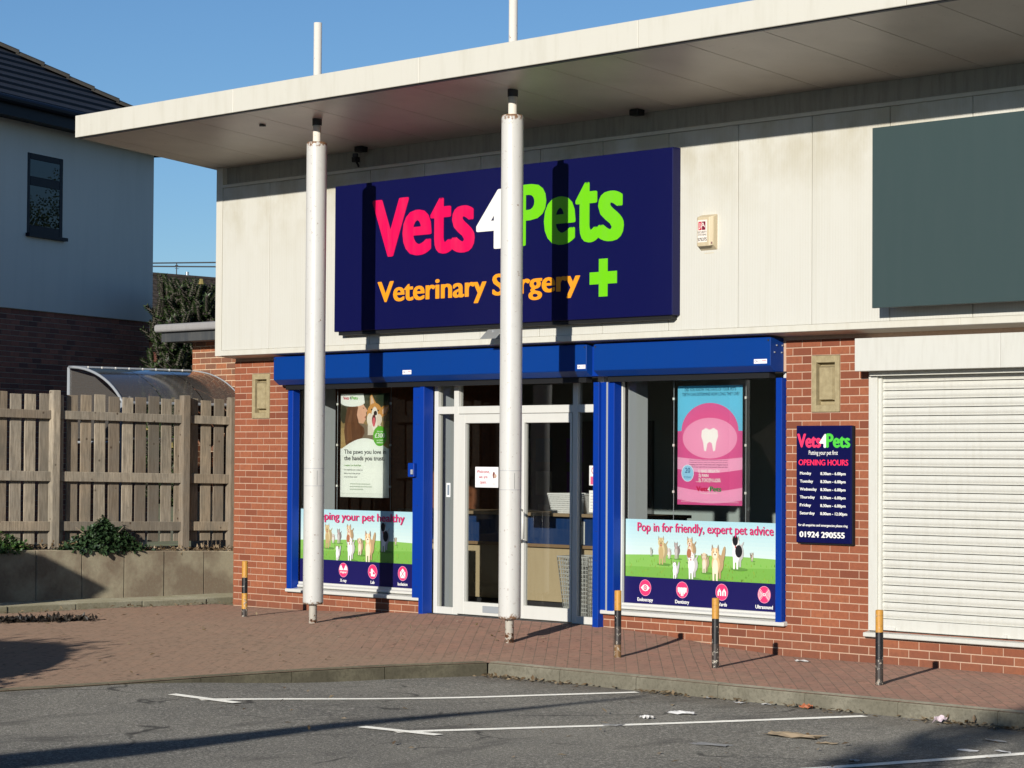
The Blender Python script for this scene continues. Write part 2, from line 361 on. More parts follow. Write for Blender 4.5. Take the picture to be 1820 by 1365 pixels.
class Print:
    """flat ink on a sheet facing -y: x to the right, z up; later shapes lie a fraction of a millimetre in front"""
    def __init__(s, y): s.mb = MB(); s.mb.c = []; s.y = y; s.k = 0
    def shape(s, pts, col):
        s.k += 1; y = s.y - s.k * .00006
        s.mb.poly([(x, y, z) for x, z in pts]); s.mb.c.append(s2l(col))
    def rect(s, x0, x1, z0, z1, col): s.shape([(x0, z0), (x1, z0), (x1, z1), (x0, z1)], col)
    def ell(s, cx, cz, rx, rz, col, n=24, a0=0, a1=360, rot=0):
        full = a1 - a0 >= 360; pts = []
        for i in range(n if full else n + 1):
            t = R(a0 + (a1 - a0) * i / n); x = rx * math.cos(t); z = rz * math.sin(t); r = R(rot)
            pts.append((cx + x * math.cos(r) - z * math.sin(r), cz + x * math.sin(r) + z * math.cos(r)))
        s.shape(pts, col)
    def ring(s, cx, cz, r0, r1, col, n=24, a0=0, a1=360):
        s.k += 1; y = s.y - s.k * .00006
        for i in range(n):
            t0 = R(a0 + (a1 - a0) * i / n); t1 = R(a0 + (a1 - a0) * (i + 1) / n)
            s.mb.poly([(cx + r0 * math.cos(t0), y, cz + r0 * math.sin(t0)), (cx + r1 * math.cos(t0), y, cz + r1 * math.sin(t0)), (cx + r1 * math.cos(t1), y, cz + r1 * math.sin(t1)), (cx + r0 * math.cos(t1), y, cz + r0 * math.sin(t1))]); s.mb.c.append(s2l(col))
    def text(s, t, x, z, h=None, wd=None, col=(0, 0, 0), bold=0.0, anchor='l', space=1.0, ref=None, box=None):
        """h: height of the capitals; wd: total width; box: (x0,x1,z0,z1) the ink fills exactly"""
        v, f, x0, x1, y0, y1 = glyphs(t, bold, space)
        if box:
            sx = (box[1] - box[0]) / (x1 - x0); sz = (box[3] - box[2]) / (y1 - y0); ox = box[0] - x0 * sx; oz = box[2] - y0 * sz
        else:
            sz = h / .70; sx = sz if wd is None else wd / (x1 - x0)
            ww = (x1 - x0) * sx; ox = (x if anchor == 'l' else x - ww / 2 if anchor == 'c' else x - ww) - x0 * sx; oz = z
        bx_ = bold * sx; bz_ = bold * sz * .55
        for dx, dz in ([(0, 0)] if bold < .008 else [(-bx_, 0), (bx_, 0), (0, bz_), (0, -bz_)]):
            s.k += .5; y = s.y - s.k * .00006; b = len(s.mb.v)
            s.mb.v += [(ox + p[0] * sx + dx, y, oz + p[1] * sz + dz) for p in v]
            for q in f: s.mb.f.append(tuple(b + i for i in q)); s.mb.m.append(0); s.mb.c.append(s2l(col))
    def build(s, name, parent=None, mat=None): return s.mb.build(name, mat or print_m, parent)

# ------------------------------------------------------------------ levels of the ground
def lerp_tab(t, x):
    if x <= t[0][0]: return t[0][1]
    for (a, u), (b, v_) in zip(t, t[1:]):
        if x <= b: return u + (v_ - u) * (x - a) / (b - a)
    return t[-1][1]
WALLZ = [(-3, .0), (0, -.005), (1.2, .0), (2.6, .045), (3.4, .075), (6.1, .078), (6.9, .04), (7.8, -.035), (8.5, -.07), (11, -.066), (16, -.06)]
MIDZ = [(0, .0), (2, .01), (3.4, .03), (5, .02), (6.4, .0), (8, -.04), (9.2, -.05), (11, -.05), (16, -.05)]
KERBZ = [(0, -.01), (3, -.03), (6, -.055), (7.3, -.07), (16, -.07)]
def pav(x, y):
    if y > -1.55: t = min(1, -y / 1.55) if y < 0 else 0; return lerp_tab(WALLZ, x) * (1 - t) + lerp_tab(MIDZ, x) * t
    if y > -2.65: t = (-1.55 - y) / 1.1; return lerp_tab(MIDZ, x) * (1 - t) + lerp_tab(KERBZ, x) * t
    t = min(1, (-2.65 - y) / 3.6)
    return lerp_tab(KERBZ, x) * (1 - t) + (-.012 * max(0, x) - .005) * t
KL = [(7.33, -2.65), (7.05, -3.6), (6.90, -4.5), (6.84, -5.4), (6.84, -6.3), (6.80, -7.2), (6.75, -8.1), (6.7, -9.0), (6.6, -9.9), (6.5, -10.8)]
def road(x, y):
    d = math.exp(-max(0, x - 6.85) / 1.8)
    t = max(0, min(1, (-4.0 - y) / 2.3)); t = t * t * (3 - 2 * t)
    return -.185 + d * t * (.185 - .096) - .004 * max(0, x - 12)
def grid(xs, ys, fz, keep=None):
    mb = MB(); idx = {}
    for i, x in enumerate(xs):
        for j, y in enumerate(ys):
            idx[i, j] = len(mb.v); mb.v.append((x, y, fz(x, y)))
    for i in range(len(xs) - 1):
        for j in range(len(ys) - 1):
            if keep and not keep((xs[i] + xs[i + 1]) / 2, (ys[j] + ys[j + 1]) / 2): continue
            mb.f.append((idx[i, j], idx[i + 1, j], idx[i + 1, j + 1], idx[i, j + 1])); mb.m.append(0)
    return mb
def fr(a, b, st):
    n = max(1, round((b - a) / st)); return [a + (b - a) * i / n for i in range(n + 1)]
g = MB(); g.poly([(-1500, -1500, -.55), (1500, -1500, -.55), (1500, 1500, -.55), (-1500, 1500, -.55)])
tag(g.build('ground', ground_m), kind='structure')
xs = fr(-.37, 7.33, .35) + fr(7.33, 18, .4)[1:]
tag(grid(xs, fr(-2.65, .03, .17), pav).build('pavement', paving_m, smooth=True), kind='structure')
def kx(y):
    if y >= KL[0][1]: return KL[0][0]
    for (x0, y0), (x1, y1) in zip(KL, KL[1:]):
        if y >= y1: return x0 + (x1 - x0) * (y - y0) / (y1 - y0)
    return KL[-1][0]
mb = MB(); ysf = fr(-10.8, -2.65, .3); n = 26
for y in ysf:
    for i in range(n + 1):
        x = -.37 + (kx(y) + .37) * i / n; mb.v.append((x, y, pav(x, y)))
for j in range(len(ysf) - 1):
    for i in range(n):
        b = j * (n + 1) + i; mb.f.append((b, b + 1, b + n + 2, b + n + 1)); mb.m.append(0)
tag(mb.build('forecourt', paving_m, smooth=True), kind='structure')
mb = MB(); ysr = fr(-40, -11, 2.5) + fr(-10.8, -2.65, .3); n = 40
for y in ysr:
    xa = kx(y) if y > -10.9 else -60
    for i in range(n + 1):
        x = xa + (60 - xa) * (i / n) ** 2; mb.v.append((x, y, road(x, y) if y > -10.9 else -.13))
for j in range(len(ysr) - 1):
    for i in range(n):
        b = j * (n + 1) + i; mb.f.append((b, b + 1, b + n + 2, b + n + 1)); mb.m.append(0)
tag(mb.build('road', asphalt, smooth=True), kind='structure')

# kerb stones, each its own piece
kerb = thing('kerb', (7.3, -2.65, -.2), 'weathered concrete kerb stones edging the red block paving', 'kerb')
def kerb_stone(p, q, zt0, zt1, zb, drop=0.0):
    p = Vector((*p, 0)); q = Vector((*q, 0)); d = (q - p).normalized(); nrm = Vector((d.y, -d.x, 0))     # towards the paving = -nrm
    p2 = p + d * .004; q2 = q - d * .004; mb = MB(); wd = .125; ch = min(.02, max(.004, (zt0 - zb) * .2))
    prof = [(0.0, None), (0.012, 'c'), (.03, 't'), (wd, 't'), (wd, 'b')]
    L = []
    for e, zt in ((p2, zt0), (q2, zt1)):
        L += [e + nrm * 0 + Vector((0, 0, zb - .15)), e - nrm * .006 + Vector((0, 0, zt - ch)), e - nrm * (.008 + ch) + Vector((0, 0, zt)), e - nrm * wd + Vector((0, 0, zt)), e - nrm * wd + Vector((0, 0, zb - .15))]
    mb.v = [tuple(v) for v in L]; k = 5
    for i in range(k): j = (i + 1) % k; mb.f.append((i, j, k + j, k + i)); mb.m.append(0)
    mb.f.append(tuple(range(k))); mb.f.append(tuple(range(2 * k - 1, k - 1, -1))); mb.m += [0, 0]
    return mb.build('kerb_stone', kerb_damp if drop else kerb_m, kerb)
x = 7.33
while x < 17:
    x2 = x + .915; zo = .006 + random.uniform(-.003, .003)
    kerb_stone((x, -2.65), (x2, -2.65 + random.uniform(-.006, .006)), pav(x, -2.6) + zo, pav(x2, -2.6) + zo, -.185); x = x2
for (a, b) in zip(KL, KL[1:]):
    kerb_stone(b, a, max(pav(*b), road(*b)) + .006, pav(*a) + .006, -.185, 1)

# painted bay lines
lines = [((10.41, -6.33), (11.74, -2.83)), ((7.95, -6.22), (9.30, -2.78)), ((13.15, -7.5), (14.14, -2.85)), ((15.8, -7.5), (16.9, -2.95))]
for i, (a, b) in enumerate(lines):
    a = Vector(a); b = Vector(b); d = (b - a).normalized(); nn = Vector((-d.y, d.x)); mb = MB(); hw = .054
    N = 14
    for k in range(N + 1):
        p = a + (b - a) * k / N
        for sgn in (1, -1):
            q = p + nn * hw * sgn * random.uniform(.92, 1.05); mb.v.append((q.x, q.y, road(q.x, q.y) + .005))
    for k in range(N): mb.f.append((2 * k, 2 * k + 1, 2 * k + 3, 2 * k + 2)); mb.m.append(0)
    t = Vector((1, .14)).normalized(); tn = Vector((-t.y, t.x)); o = a + d * .02; bb = len(mb.v)
    for (u, v_) in ((-.36, -.05), (.36, -.05), (.36, .05), (-.36, .05)):
        q = o + t * u + tn * v_ + Vector((-.02, .03)); mb.v.append((q.x, q.y, road(q.x, q.y) + .0095))
    mb.f.append((bb, bb + 1, bb + 2, bb + 3)); mb.m.append(0)
    tag(mb.build('bay_line', line_m), kind='structure')

# ------------------------------------------------------------------ the shop building
shop = thing('shop_building', (6, 0, 0), 'single-storey brick shop unit with white cladding, blue shutters and deep canopy', 'building')
def kz(k): return (37 - k) * .075
# --- mortar core
core = MB(); Y0, Y1 = .006, .22
for pa, pb, qa, qb in ((.012, 1.004, .3375, .675), (8.506, 9.50, 8.8055, 9.143)):
    core.box(pa, qa, Y0, Y1, -.5, 2.93); core.box(qb, pb, Y0, Y1, -.5, 2.93); core.box(qa, qb, Y0, Y1, -.5, 2.175); core.box(qa, qb, Y0, Y1, 2.70, 2.93); core.box(qa, qb, .091, Y1, 2.175, 2.70)
for x0, x1, z0, z1 in ( (1.0045, 3.40, -.5, .21), (6.115, 8.5055, -.5, .21), (9.5005, 16.99, -.5, .165), (1.0045, 8.5055, 2.56, 2.93), (9.5005, 16.99, 2.6, 2.93)):
    core.box(x0, x1, Y0, Y1, z0, z1)
core.build('wall_core', mortar_red, shop)
# --- bricks
def brick_mesh(L, H=.065, D=.102, ch=.003):
    mb = MB(); l = L / 2
    mb.v = [(-l, 0 + ch, 0), (l, ch, 0), (l, ch, H), (-l, ch, H), (-l + ch, 0, ch), (l - ch, 0, ch), (l - ch, 0, H - ch), (-l + ch, 0, H - ch), (-l, D, 0), (l, D, 0), (l, D, H), (-l, D, H)]
    mb.f = [(4, 5, 6, 7), (0, 1, 5, 4), (1, 2, 6, 5), (2, 3, 7, 6), (3, 0, 4, 7), (0, 8, 9, 1), (1, 9, 10, 2), (2, 10, 11, 3), (3, 11, 8, 0), (8, 11, 10, 9)]
    mb.m = [0] * 10; return mb
_bm = {}
def brick_data(L, mat):
    k = (round(L, 4), mat.name)
    if k not in _bm:
        mb = brick_mesh(L); me = bpy.data.meshes.new('brick'); me.from_pydata(mb.v, [], mb.f); me.materials.append(mat); _bm[k] = me
    return _bm[k]
def course(c, xa, xb, off=0.0):
    """stretcher bond between xa and xb for course c (top bed line c): list of (x0,x1) of the bricks"""
    st = off + (.1125 if c % 2 else 0.0); k = math.floor((xa - st) / .225) - 1; out = []
    while True:
        a = st + k * .225; b = a + .225; k += 1
        if a > xb: break
        a2 = max(a, xa); b2 = min(b, xb)
        if b2 - a2 > .03: out.append((a2, b2))
    return out
PANELS = [(.3375, .675), (8.8055, 9.143)]
allb = []
for c in range(-1, 40):
    spans = [(-.0, 1.0125, 0), (8.4955, 9.511, .03)] if c < 34 else [(0, 3.41, 0), (6.105, 17.0, .03)]
    for xa, xb, off in spans:
        for a, b in course(c, xa, xb, off):
            segs = [(a, b)]
            if 1 <= c < 8:
                for p0, p1 in PANELS:
                    ns = []
                    for u, v_ in segs:
                        if v_ <= p0 or u >= p1: ns.append((u, v_)); continue
                        if u < p0 - .03: ns.append((u, p0))
                        if v_ > p1 + .03: ns.append((p1, v_))
                    segs = ns
            for u, v_ in segs: allb.append((u, v_, c))
vis = [q for q in allb if q[0] < 11.4 and kz(q[2]) > -.06]
vis.sort(key=lambda q: -(q[0] + q[1]) * (q[1] - q[0]))
main = set(vis[:300])
rest = MB()
for u, v_, c in allb:
    L = v_ - u - .010; z = kz(c + 1) + .005; x = (u + v_) / 2; dy = random.uniform(-.0015, .0015)
    if (u, v_, c) in main: inst('brick', brick_data(L, brick_red), (x, dy, z), shop)
    else:
        bmh = brick_mesh(L); b0 = len(rest.v); rest.v += [(p[0] + x, p[1] + dy, p[2] + z) for p in bmh.v]; rest.f += [tuple(b0 + i for i in f) for f in bmh.f]; rest.m += bmh.m
def m_brick_joined():
    m = brick_red.copy(); m.name = 'brick_red_joined'; t = m.node_tree
    oi = [n for n in t.nodes if n.type == 'OBJECT_INFO'][0]; cr = oi.outputs['Random'].links[0].to_socket
    gm = t.nodes.new('ShaderNodeNewGeometry'); t.links.new(gm.outputs['Random Per Island'], cr); return m
tag(rest.build('brickwork', m_brick_joined(), shop), kind='stuff')
# --- cast stone panels
for p0, p1 in PANELS:
    z1 = kz(1) - .004; z0 = kz(8) + .004; a = p0 + .004; b = p1 - .004; f = -.004; bw = .055; tb = .065
    mb = MB(); mb.box(a, a + bw, f, .09, z0, z1); mb.box(b - bw, b, f, .09, z0, z1); mb.box(a + bw, b - bw, f + .0005, .09, z1 - tb, z1); mb.box(a + bw, b - bw, f + .0005, .09, z0, z0 + tb)
    mb.box(a + bw, b - bw, .062, .09, z0 + tb, z1 - tb)
    ob = bevel(mb.build('stone_panel', stone, shop), .004, 1)
    # raised fillet inside: a slab with sloping flanks
    ia, ib, i0, i1 = a + bw + .035, b - bw - .035, z0 + tb + .05, z1 - tb - .045
    mb = MB(); o_ = .028
    mb.v = [(ia - o_, .062, i0 - .012), (ib + o_, .062, i0 - .012), (ib + o_, .062, i1 + .02), (ia - o_, .062, i1 + .02), (ia, .004, i0), (ib, .004, i0), (ib, .004, i1), (ia, .004, i1)]
    mb.f = [(4, 5, 6, 7), (0, 1, 5, 4), (1, 2, 6, 5), (2, 3, 7, 6), (3, 0, 4, 7)]; mb.m = [0] * 5
    mb.build('stone_boss', stone, ob)

# --- white cladding, panel by panel
YC = -.26; ZB, ZT = 2.905, 4.86
mb = MB(); mb.box(-.02, 17, -.205, 7.5, 2.932, 5.098); upper = mb.build('upper_wall', recess_m, shop)
mb = MB(); mb.prism_x([(-.255, 2.902), (-.255, 2.912), (.003, 2.893), (.003, 2.88)], .0, 17); mb.build('cladding_soffit', soffit_m, shop)
JX = [.09] + [.985 + .8935 * i for i in range(0, 18)]
for a, b in zip(JX, JX[1:]):
    ob = MB().box(a + .004, b - .004, YC, -.206, ZB + .062, ZT).build('cladding_panel', clad, shop); bevel(ob, .004)
MB().box(-.03, .0895, YC - .004, -.19, ZB, 5.10).build('corner_trim', trim_white, shop)
MB().box(-.03, -.0205, -.19, 7.5, ZB, 5.06).build('side_cladding', clad, shop)
x = .09
for L in (1.6, 3, 3, 3, 3, 3):
    bevel(MB().box(x + .001, x + L - .001, YC - .012, -.206, ZB, ZB + .06).build('drip_trim', trim_white, shop), .004); x += L
x = .09
for L in (.9, 3, 3, 3, 3, 3.5):
    MB().prism_x([(YC - .014, ZT + .002), (YC - .014, ZT + .034), (-.2045, ZT + .05), (-.2045, ZT + .002)], x + .001, x + L - .001).build('top_flashing', trim_white, shop); x += L
# --- canopy: tilted slab with fascia and soffit boards
can = MB(); YF = -2.16
def sz(y): return 5.10 - .105 * (y + .26)
can.prism_x([(YF + .03, sz(YF) + .02), (-.30, sz(-.30) + .02), (7.6, 4.70), (7.6, 5.00), (YF + .03, sz(YF) + .235)], -.10, 17)
canopy = can.build('canopy', dark_metal, shop)
FJ = [-.12, 2.83, 5.77, 8.67, 11.59, 14.5, 17.02]
for a, b in zip(FJ, FJ[1:]):
    bevel(MB().box(a + .0025, b - .0025, YF, YF + .028, sz(YF), sz(YF) + .245).build('fascia_panel', fascia_m, canopy), .004)
MB().prism_x([(YF + .029, sz(YF)), (YF + .029, sz(YF) + .243), (7.6, 5.02), (7.6, 4.68), (-.2, sz(-.2))], -.118, -.1005).build('end_fascia', fascia_m, canopy)
SJ = [-.10] + [.2 + .893 * i for i in range(0, 19)]
for a, b in zip(SJ, SJ[1:]):
    b = min(b, 17)
    MB().prism_x([(YF + .034, sz(YF) + .004), (YF + .034, sz(YF) + .018), (-.208, sz(-.208) + .018), (-.208, sz(-.208) + .004)][::-1], a + .005, b - .005).build('soffit_panel', soffit_m, canopy)
MB().box(-.095, 17, YF + .0285, YF + .06, sz(YF) - .012, sz(YF) + .003).build('soffit_seal', dark_metal, canopy)
# --- columns through the canopy
def column(x, y, label):
    zb = pav(x, y); mb = MB().cyl((x, y), .042, zb - .25, 6.24, 20); st = mb.build('column', stem_m, shop, smooth=False); st['label'] = label
    for p in st.data.polygons: p.use_smooth = len(p.vertices) == 4
    mb = MB(); n = 40; prof = [(.043, .222), (.092, .222), (.104, .235), (.1055, .25), (.1055, 4.975), (.102, 4.99), (.090, 4.997), (.043, 4.997)]
    for r_, z in prof: mb.v += [(x + r_ * math.cos(2 * math.pi * i / n), y + r_ * math.sin(2 * math.pi * i / n), z) for i in range(n)]
    for k in range(len(prof) - 1):
        for i in range(n): j = (i + 1) % n; mb.f.append((k * n + i, k * n + j, (k + 1) * n + j, (k + 1) * n + i)); mb.m.append(0)
    sl_ = mb.build('sleeve', col_white, st, smooth=True)
    for z in (1.62, 1.44):
        mb = MB(); 
        for i in range(n + 1):
            t = 2 * math.pi * i / n
            for zz in (z, z + .004): mb.v.append((x + .1063 * math.cos(t), y + .1063 * math.sin(t), zz))
        for i in range(n): mb.f.append((2 * i, 2 * i + 2, 2 * i + 3, 2 * i + 1)); mb.m.append(0)
        mb.build('sleeve_seam', grey_metal, st)
    mb = MB()
    for t0, t1 in ((-22, -20.5),):
        for zz in (1.45, 1.60):
            for t in (t0, t1): mb.v.append((x + .1068 * math.cos(R(t)), y + .1068 * math.sin(R(t)), zz))
        mb.f.append((0, 1, 3, 2)); mb.m.append(0)
    mb.build('hatch_edge', dark_metal, st)
    mb = MB().cyl((x, y), .05, sz(y) - .06, sz(y) + .02, 16); mb.build('column_collar', dark_metal, st)
    return st
column(3.41, -1.51, 'white column sleeve left of the glazed doors'); column(6.385, -1.51, 'white column sleeve overlapping the glazed doors')
for x in (2.6, ): MB().cyl((x, -1.6), .035, sz(-1.6) - .012, sz(-1.6) + .006, 14).build('downlight', dark_metal, canopy)

# --- blue roller shutter housings
def housing(x0, x1):
    prof = [(-.184, 2.868), (-.184, 2.612), (-.108, 2.555), (.004, 2.555), (.004, 2.868)]
    h = bevel(MB().prism_x(prof, x0, x1).build('shutter_housing', shutter_blue, shop), .004)
    MB().prism_x([(-.176, 2.8684), (-.176, 2.872), (.003, 2.872), (.003, 2.8684)], x0 + .01, x1 - .01).build('housing_lid', guide_blue, h)
    MB().box(x0 + .10, x1 - .10, -.085, -.003, 2.50, 2.5545).build('shutter_curtain', black_m, h)
    for x in (x0 + .025, x1 - .025):
        mb = MB()
        mb.poly([(x + .011 * math.cos(2 * math.pi * i / 10), -.1855, 2.845 + .011 * math.sin(2 * math.pi * i / 10)) for i in range(10)][::-1]); mb.build('rivet', dark_metal, h)
    return h
h1 = housing(.985, 6.055); h2 = housing(6.155, 8.47)
MB().box(6.056, 6.154, -.10, .003, 2.56, 2.862).build('housing_bracket', guide_blue, h1)
for zz, yy in ((2.80, -.10), (2.735, -.13), (2.735, -.03), (2.80, -.02)):
    MB().box(8.4705, 8.479, yy - .006, yy + .006, zz - .006, zz + .006).build('bolt', grey_metal, h2)
# maker's stickers
for x0, x1, z0, z1, h in ((3.25, 3.395, 2.63, 2.675, h1), (5.93, 6.045, 2.632, 2.672, h1), (8.27, 8.43, 2.63, 2.672, h2)):
    p = Print(-.1862); p.rect(x0, x1, z0, z1, (238, 236, 238)); wd = x1 - x0; hh = z1 - z0
    p.text('CA', x0 + wd * .06, z0 + hh * .3, hh * .45, None, (70, 60, 80), .02); p.rect(x0 + wd * .62, x0 + wd * .94, z0 + hh * .62, z0 + hh * .74, (205, 70, 80)); p.rect(x0 + wd * .4, x0 + wd * .92, z0 + hh * .3, z0 + hh * .38, (190, 170, 185))
    p.build('sticker', h)
# --- blue guide rails
def guide(x0, x1, y0, y1, z0, z1, dots=True, mat=guide_blue):
    mb = MB(); mb.box(x0, x1, y0, y1, z0, z1); ob = bevel(mb.build('guide_rail', mat, shop), .003)
    if dots:
        d = MB(); z = z0 + .12
        while z < z1:
            for dx in (-.012, .012):
                xc = (x0 + x1) / 2 + dx + .01; d.poly([(xc - .004, y0 - .0008, z - .004), (xc + .004, y0 - .0008, z - .004), (xc + .004, y0 - .0008, z + .004), (xc - .004, y0 - .0008, z + .004)])
            z += .29
        d.build('rivet', dark_metal, ob)
    return ob
guide(1.085, 1.175, -.05, .05, .235, 2.5, False); guide(3.275, 3.405, -.055, .05, .235, 2.5); guide(3.4055, 3.475, -.075, .06, pav(3.44, 0) - .05, 2.5, False)
guide(6.045, 6.125, -.075, .06, pav(6.1, 0) - .05, 2.5); guide(6.1255, 6.20, -.045, .06, .235, 2.5, False); guide(6.2005, 6.226, -.05, .05, .235, 2.5, False, grey_metal); guide(6.2265, 6.315, -.052, .05, .235, 2.5, False); guide(8.42, 8.4945, -.05, .05, .235, 2.5, False)
# lock
lk = MB().box(3.245, 3.345, -.10, -.0555, 1.53, 1.68).build('shutter_lock', guide_blue, shop); bevel(lk, .006)
MB().cyl((3.325, -.108), .017, 1.56, 1.61, 12).build('padlock', grey_metal, lk)

# --- windows
def window(x0, x1, z0, z1, sx0, sx1, fl, frr):
    f = bevel(MB().box(x0, fl, .055, .13, z0, z1).box(frr, x1, .055, .13, z0, z1).box(fl + .0005, frr - .0005, .056, .13, z0, z0 + .06).box(fl + .0005, frr - .0005, .056, .13, z1 - .05, z1).build('window', upvc, shop), .004)
    mb = MB(); mb.poly([(fl, .105, z0 + .06), (frr, .105, z0 + .06), (frr, .105, z1 - .05), (fl, .105, z1 - .05)]); mb.build('pane', glass, f)
    for ga in (fl + .0008, frr - .012): MB().box(ga, ga + .0112, .09, .104, z0 + .06, z1 - .05).build('gasket', black_m, f)
    s = MB().prism_x([(-.055, .205), (-.055, .242), (.10, .262), (.10, .205)], sx0, sx1).build('sill', upvc, f); bevel(s, .006)
    s = MB().prism_x([(.02, .2625), (.02, .285), (.06, .305), (.06, .2625)], sx0 + .13, sx1 - .13).build('sill_cap', upvc, f); bevel(s, .005)
    return f
w1 = window(1.02, 3.40, .262, 2.60, 1.06, 3.407, 1.125, 3.30)
w2 = window(6.13, 8.49, .262, 2.60, 6.13, 8.525, 6.325, 8.42)
# --- glazed entrance
zt = pav(4.7, 0); D0, D1 = .075, .145
ent = MB()
for a, b in ((3.475, 3.535), (3.79, 3.862), (5.60, 5.668), (5.955, 6.045)): ent.box(a, b, D0, D1, zt - .03, 2.60)
for a, b in ((3.5355, 3.7895), (3.8625, 5.5995), (5.6685, 5.9545)):
    ent.box(a, b, D0 + .002, D1, 2.205, 2.285); ent.box(a, b, D0 + .002, D1, 2.55, 2.60)
ent.box(3.5355, 3.7895, D0 + .002, D1, zt - .03, zt + .075); ent.box(5.6685, 5.9545, D0 + .002, D1, zt - .03, zt + .075)
entrance = bevel(ent.build('entrance_frame', upvc, shop), .004)
for a, b, z0, z1 in ((3.535, 3.79, zt + .075, 2.205), (3.535, 3.79, 2.285, 2.55), (3.862, 5.60, 2.285, 2.55), (5.668, 5.955, zt + .075, 2.205), (5.668, 5.955, 2.285, 2.55)):
    mb = MB(); mb.poly([(a, .115, z0), (b, .115, z0), (b, .115, z1), (a, .115, z1)]); mb.build('pane', glass, entrance)
def door(x0, x1, ml, mr, lab):
    z0 = zt + .012; z1 = 2.2
    d = bevel(MB().box(x0, x0 + ml, D0 - .012, D1 - .02, z0, z1).box(x1 - mr, x1, D0 - .012, D1 - .02, z0, z1).box(x0 + ml + .0005, x1 - mr - .0005, D0 - .010, D1 - .02, z0, z0 + .135).box(x0 + ml + .0005, x1 - mr - .0005, D0 - .010, D1 - .02, z1 - .095, z1).build('door', upvc, shop), .004)
    d['label'] = lab
    mb = MB(); mb.poly([(x0 + ml, .10, z0 + .135), (x1 - mr, .10, z0 + .135), (x1 - mr, .10, z1 - .095), (x0 + ml, .10, z1 - .095)]); mb.build('pane', glass, d)
    return d
dl = door(3.867, 4.832, .115, .09, 'left door leaf with a welcome notice'); dr = door(4.838, 5.594, .058, .022, 'right door leaf with a pull handle')
def pull(x, d, dx):
    MB().tube([(x, D0 - .012, 1.20), (x, -.0, 1.20), (x + dx, -.03, 1.18), (x + dx, -.03, .92), (x, -.0, .895), (x, D0 - .012, .895)], .018, 10).build('handle', upvc, d, smooth=True)
pull(4.872, dr, .11); pull(4.80, dl, .05)
MB().box(4.28, 4.62, D0 - .016, D0 - .0105, zt + .045, zt + .115).build('letter_plate', grey_metal, dl)
MB().box(4.80, 4.83, D0 - .016, D0 - .0125, 1.37, 1.45).build('lock_plate', m_flat('brass', (.35, .2, .09), .35, 1), dl)
p = Print(.099); p.rect(4.11, 4.47, 1.43, 1.645, (243, 240, 238))
for i, t in enumerate(('Welcome,', 'we are', 'open.')): p.text(t, 4.235, 1.58 - i * .055, .034, None, (178, 62, 84), .025, 'c')
p.ell(4.40, 1.56, .018, .035, (120, 60, 55)); p.ell(4.42, 1.55, .022, .022, (190, 160, 140)); p.rect(4.38, 4.42, 1.465, 1.47, (120, 110, 110)); p.build('welcome_notice', dl)
# threshold
MB().box(3.40, 6.05, -.01, .30, zt - .06, zt + .003).build('threshold', dark_metal, shop)
# --- right-hand unit: white roller shutter
ws = bevel(MB().box(9.512, 9.607, -.045, .05, .225, 2.62).build('roller_shutter', white_shutter, shop), .003)
ws['label'] = 'closed white roller shutter with horizontal slats'
MB().box(9.6075, 9.64, -.02, .05, .225, 2.62).build('guide_channel', white_shutter, ws)
sl_prof = []
pitch = .0752; Hs = pitch - .006
for i in range(7): t = i / 6; sl_prof.append((.012 - .011 * math.sin(math.pi * t) ** .8, .012 + (Hs - .012) * t))
sl_prof = [(.014, 0), (.004, .002), (.004, .010)] + sl_prof + [(.022, Hs), (.022, 0)]
sm = MB().prism_x(sl_prof[::-1], -3.6, 3.6); sme = bpy.data.meshes.new('slat'); sme.from_pydata(sm.v, [], sm.f); sme.materials.append(white_shutter)
z = .335
while z < 2.60:
    inst('slat', sme, (9.632 + 3.6 + .0, .0 + random.uniform(-.0015, .0015), z), ws); z += pitch
bevel(MB().box(9.642, 16.9, -.012, .03, .232, .332).build('bottom_rail', white_shutter, ws), .004)
for xx, L in ((9.63, .17), (10.95, .05)): MB().box(xx, xx + L, -.03, -.0125, .236, .262).build('rail_clip', upvc, ws)
bevel(MB().box(9.478, 11.058, -.20, .004, 2.535, 2.828).build('box_section', white_shutter, ws), .003)
bevel(MB().box(11.062, 17, -.20, .004, 2.535, 2.828).build('box_section', white_shutter, ws), .003)
MB().box(9.56, 17, -.09, -.001, 2.495, 2.5345).build('box_underside', white_shutter, ws)
bevel(MB().prism_x([(-.07, .168), (-.07, .205), (.05, .224), (.05, .168)], 9.47, 17).build('sill', white_shutter, shop), .006)
# --- shell of the building behind: roof deck is the canopy slab, plus back and side walls
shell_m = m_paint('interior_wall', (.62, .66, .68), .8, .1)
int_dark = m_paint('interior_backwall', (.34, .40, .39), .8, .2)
MB().box(.03, .20, .225, 7.4, -.4, 2.93).build('side_wall', brick_mixed, shop)
MB().box(16.8, 17, .225, 7.4, -.4, 2.93).build('side_wall', brick_mixed, shop)
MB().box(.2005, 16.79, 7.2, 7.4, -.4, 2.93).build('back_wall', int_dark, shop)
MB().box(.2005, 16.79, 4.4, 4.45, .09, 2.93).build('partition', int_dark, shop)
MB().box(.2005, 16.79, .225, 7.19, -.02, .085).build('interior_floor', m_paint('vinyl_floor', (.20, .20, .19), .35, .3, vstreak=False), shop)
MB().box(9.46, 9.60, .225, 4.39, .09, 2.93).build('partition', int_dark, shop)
for x0, x1, d in ((1.03, 1.115, .62), (6.20, 6.32, .42), (3.412, 3.50, .42)):
    MB().box(x0, x1, .1505, d, .09, 2.93).build('inner_reveal', shell_m, shop)
MB().box(1.116, 3.41, .16, .30, .09, .262).box(6.33, 8.49, .16, .30, .09, .262).build('inner_ledge', shell_m, shop)

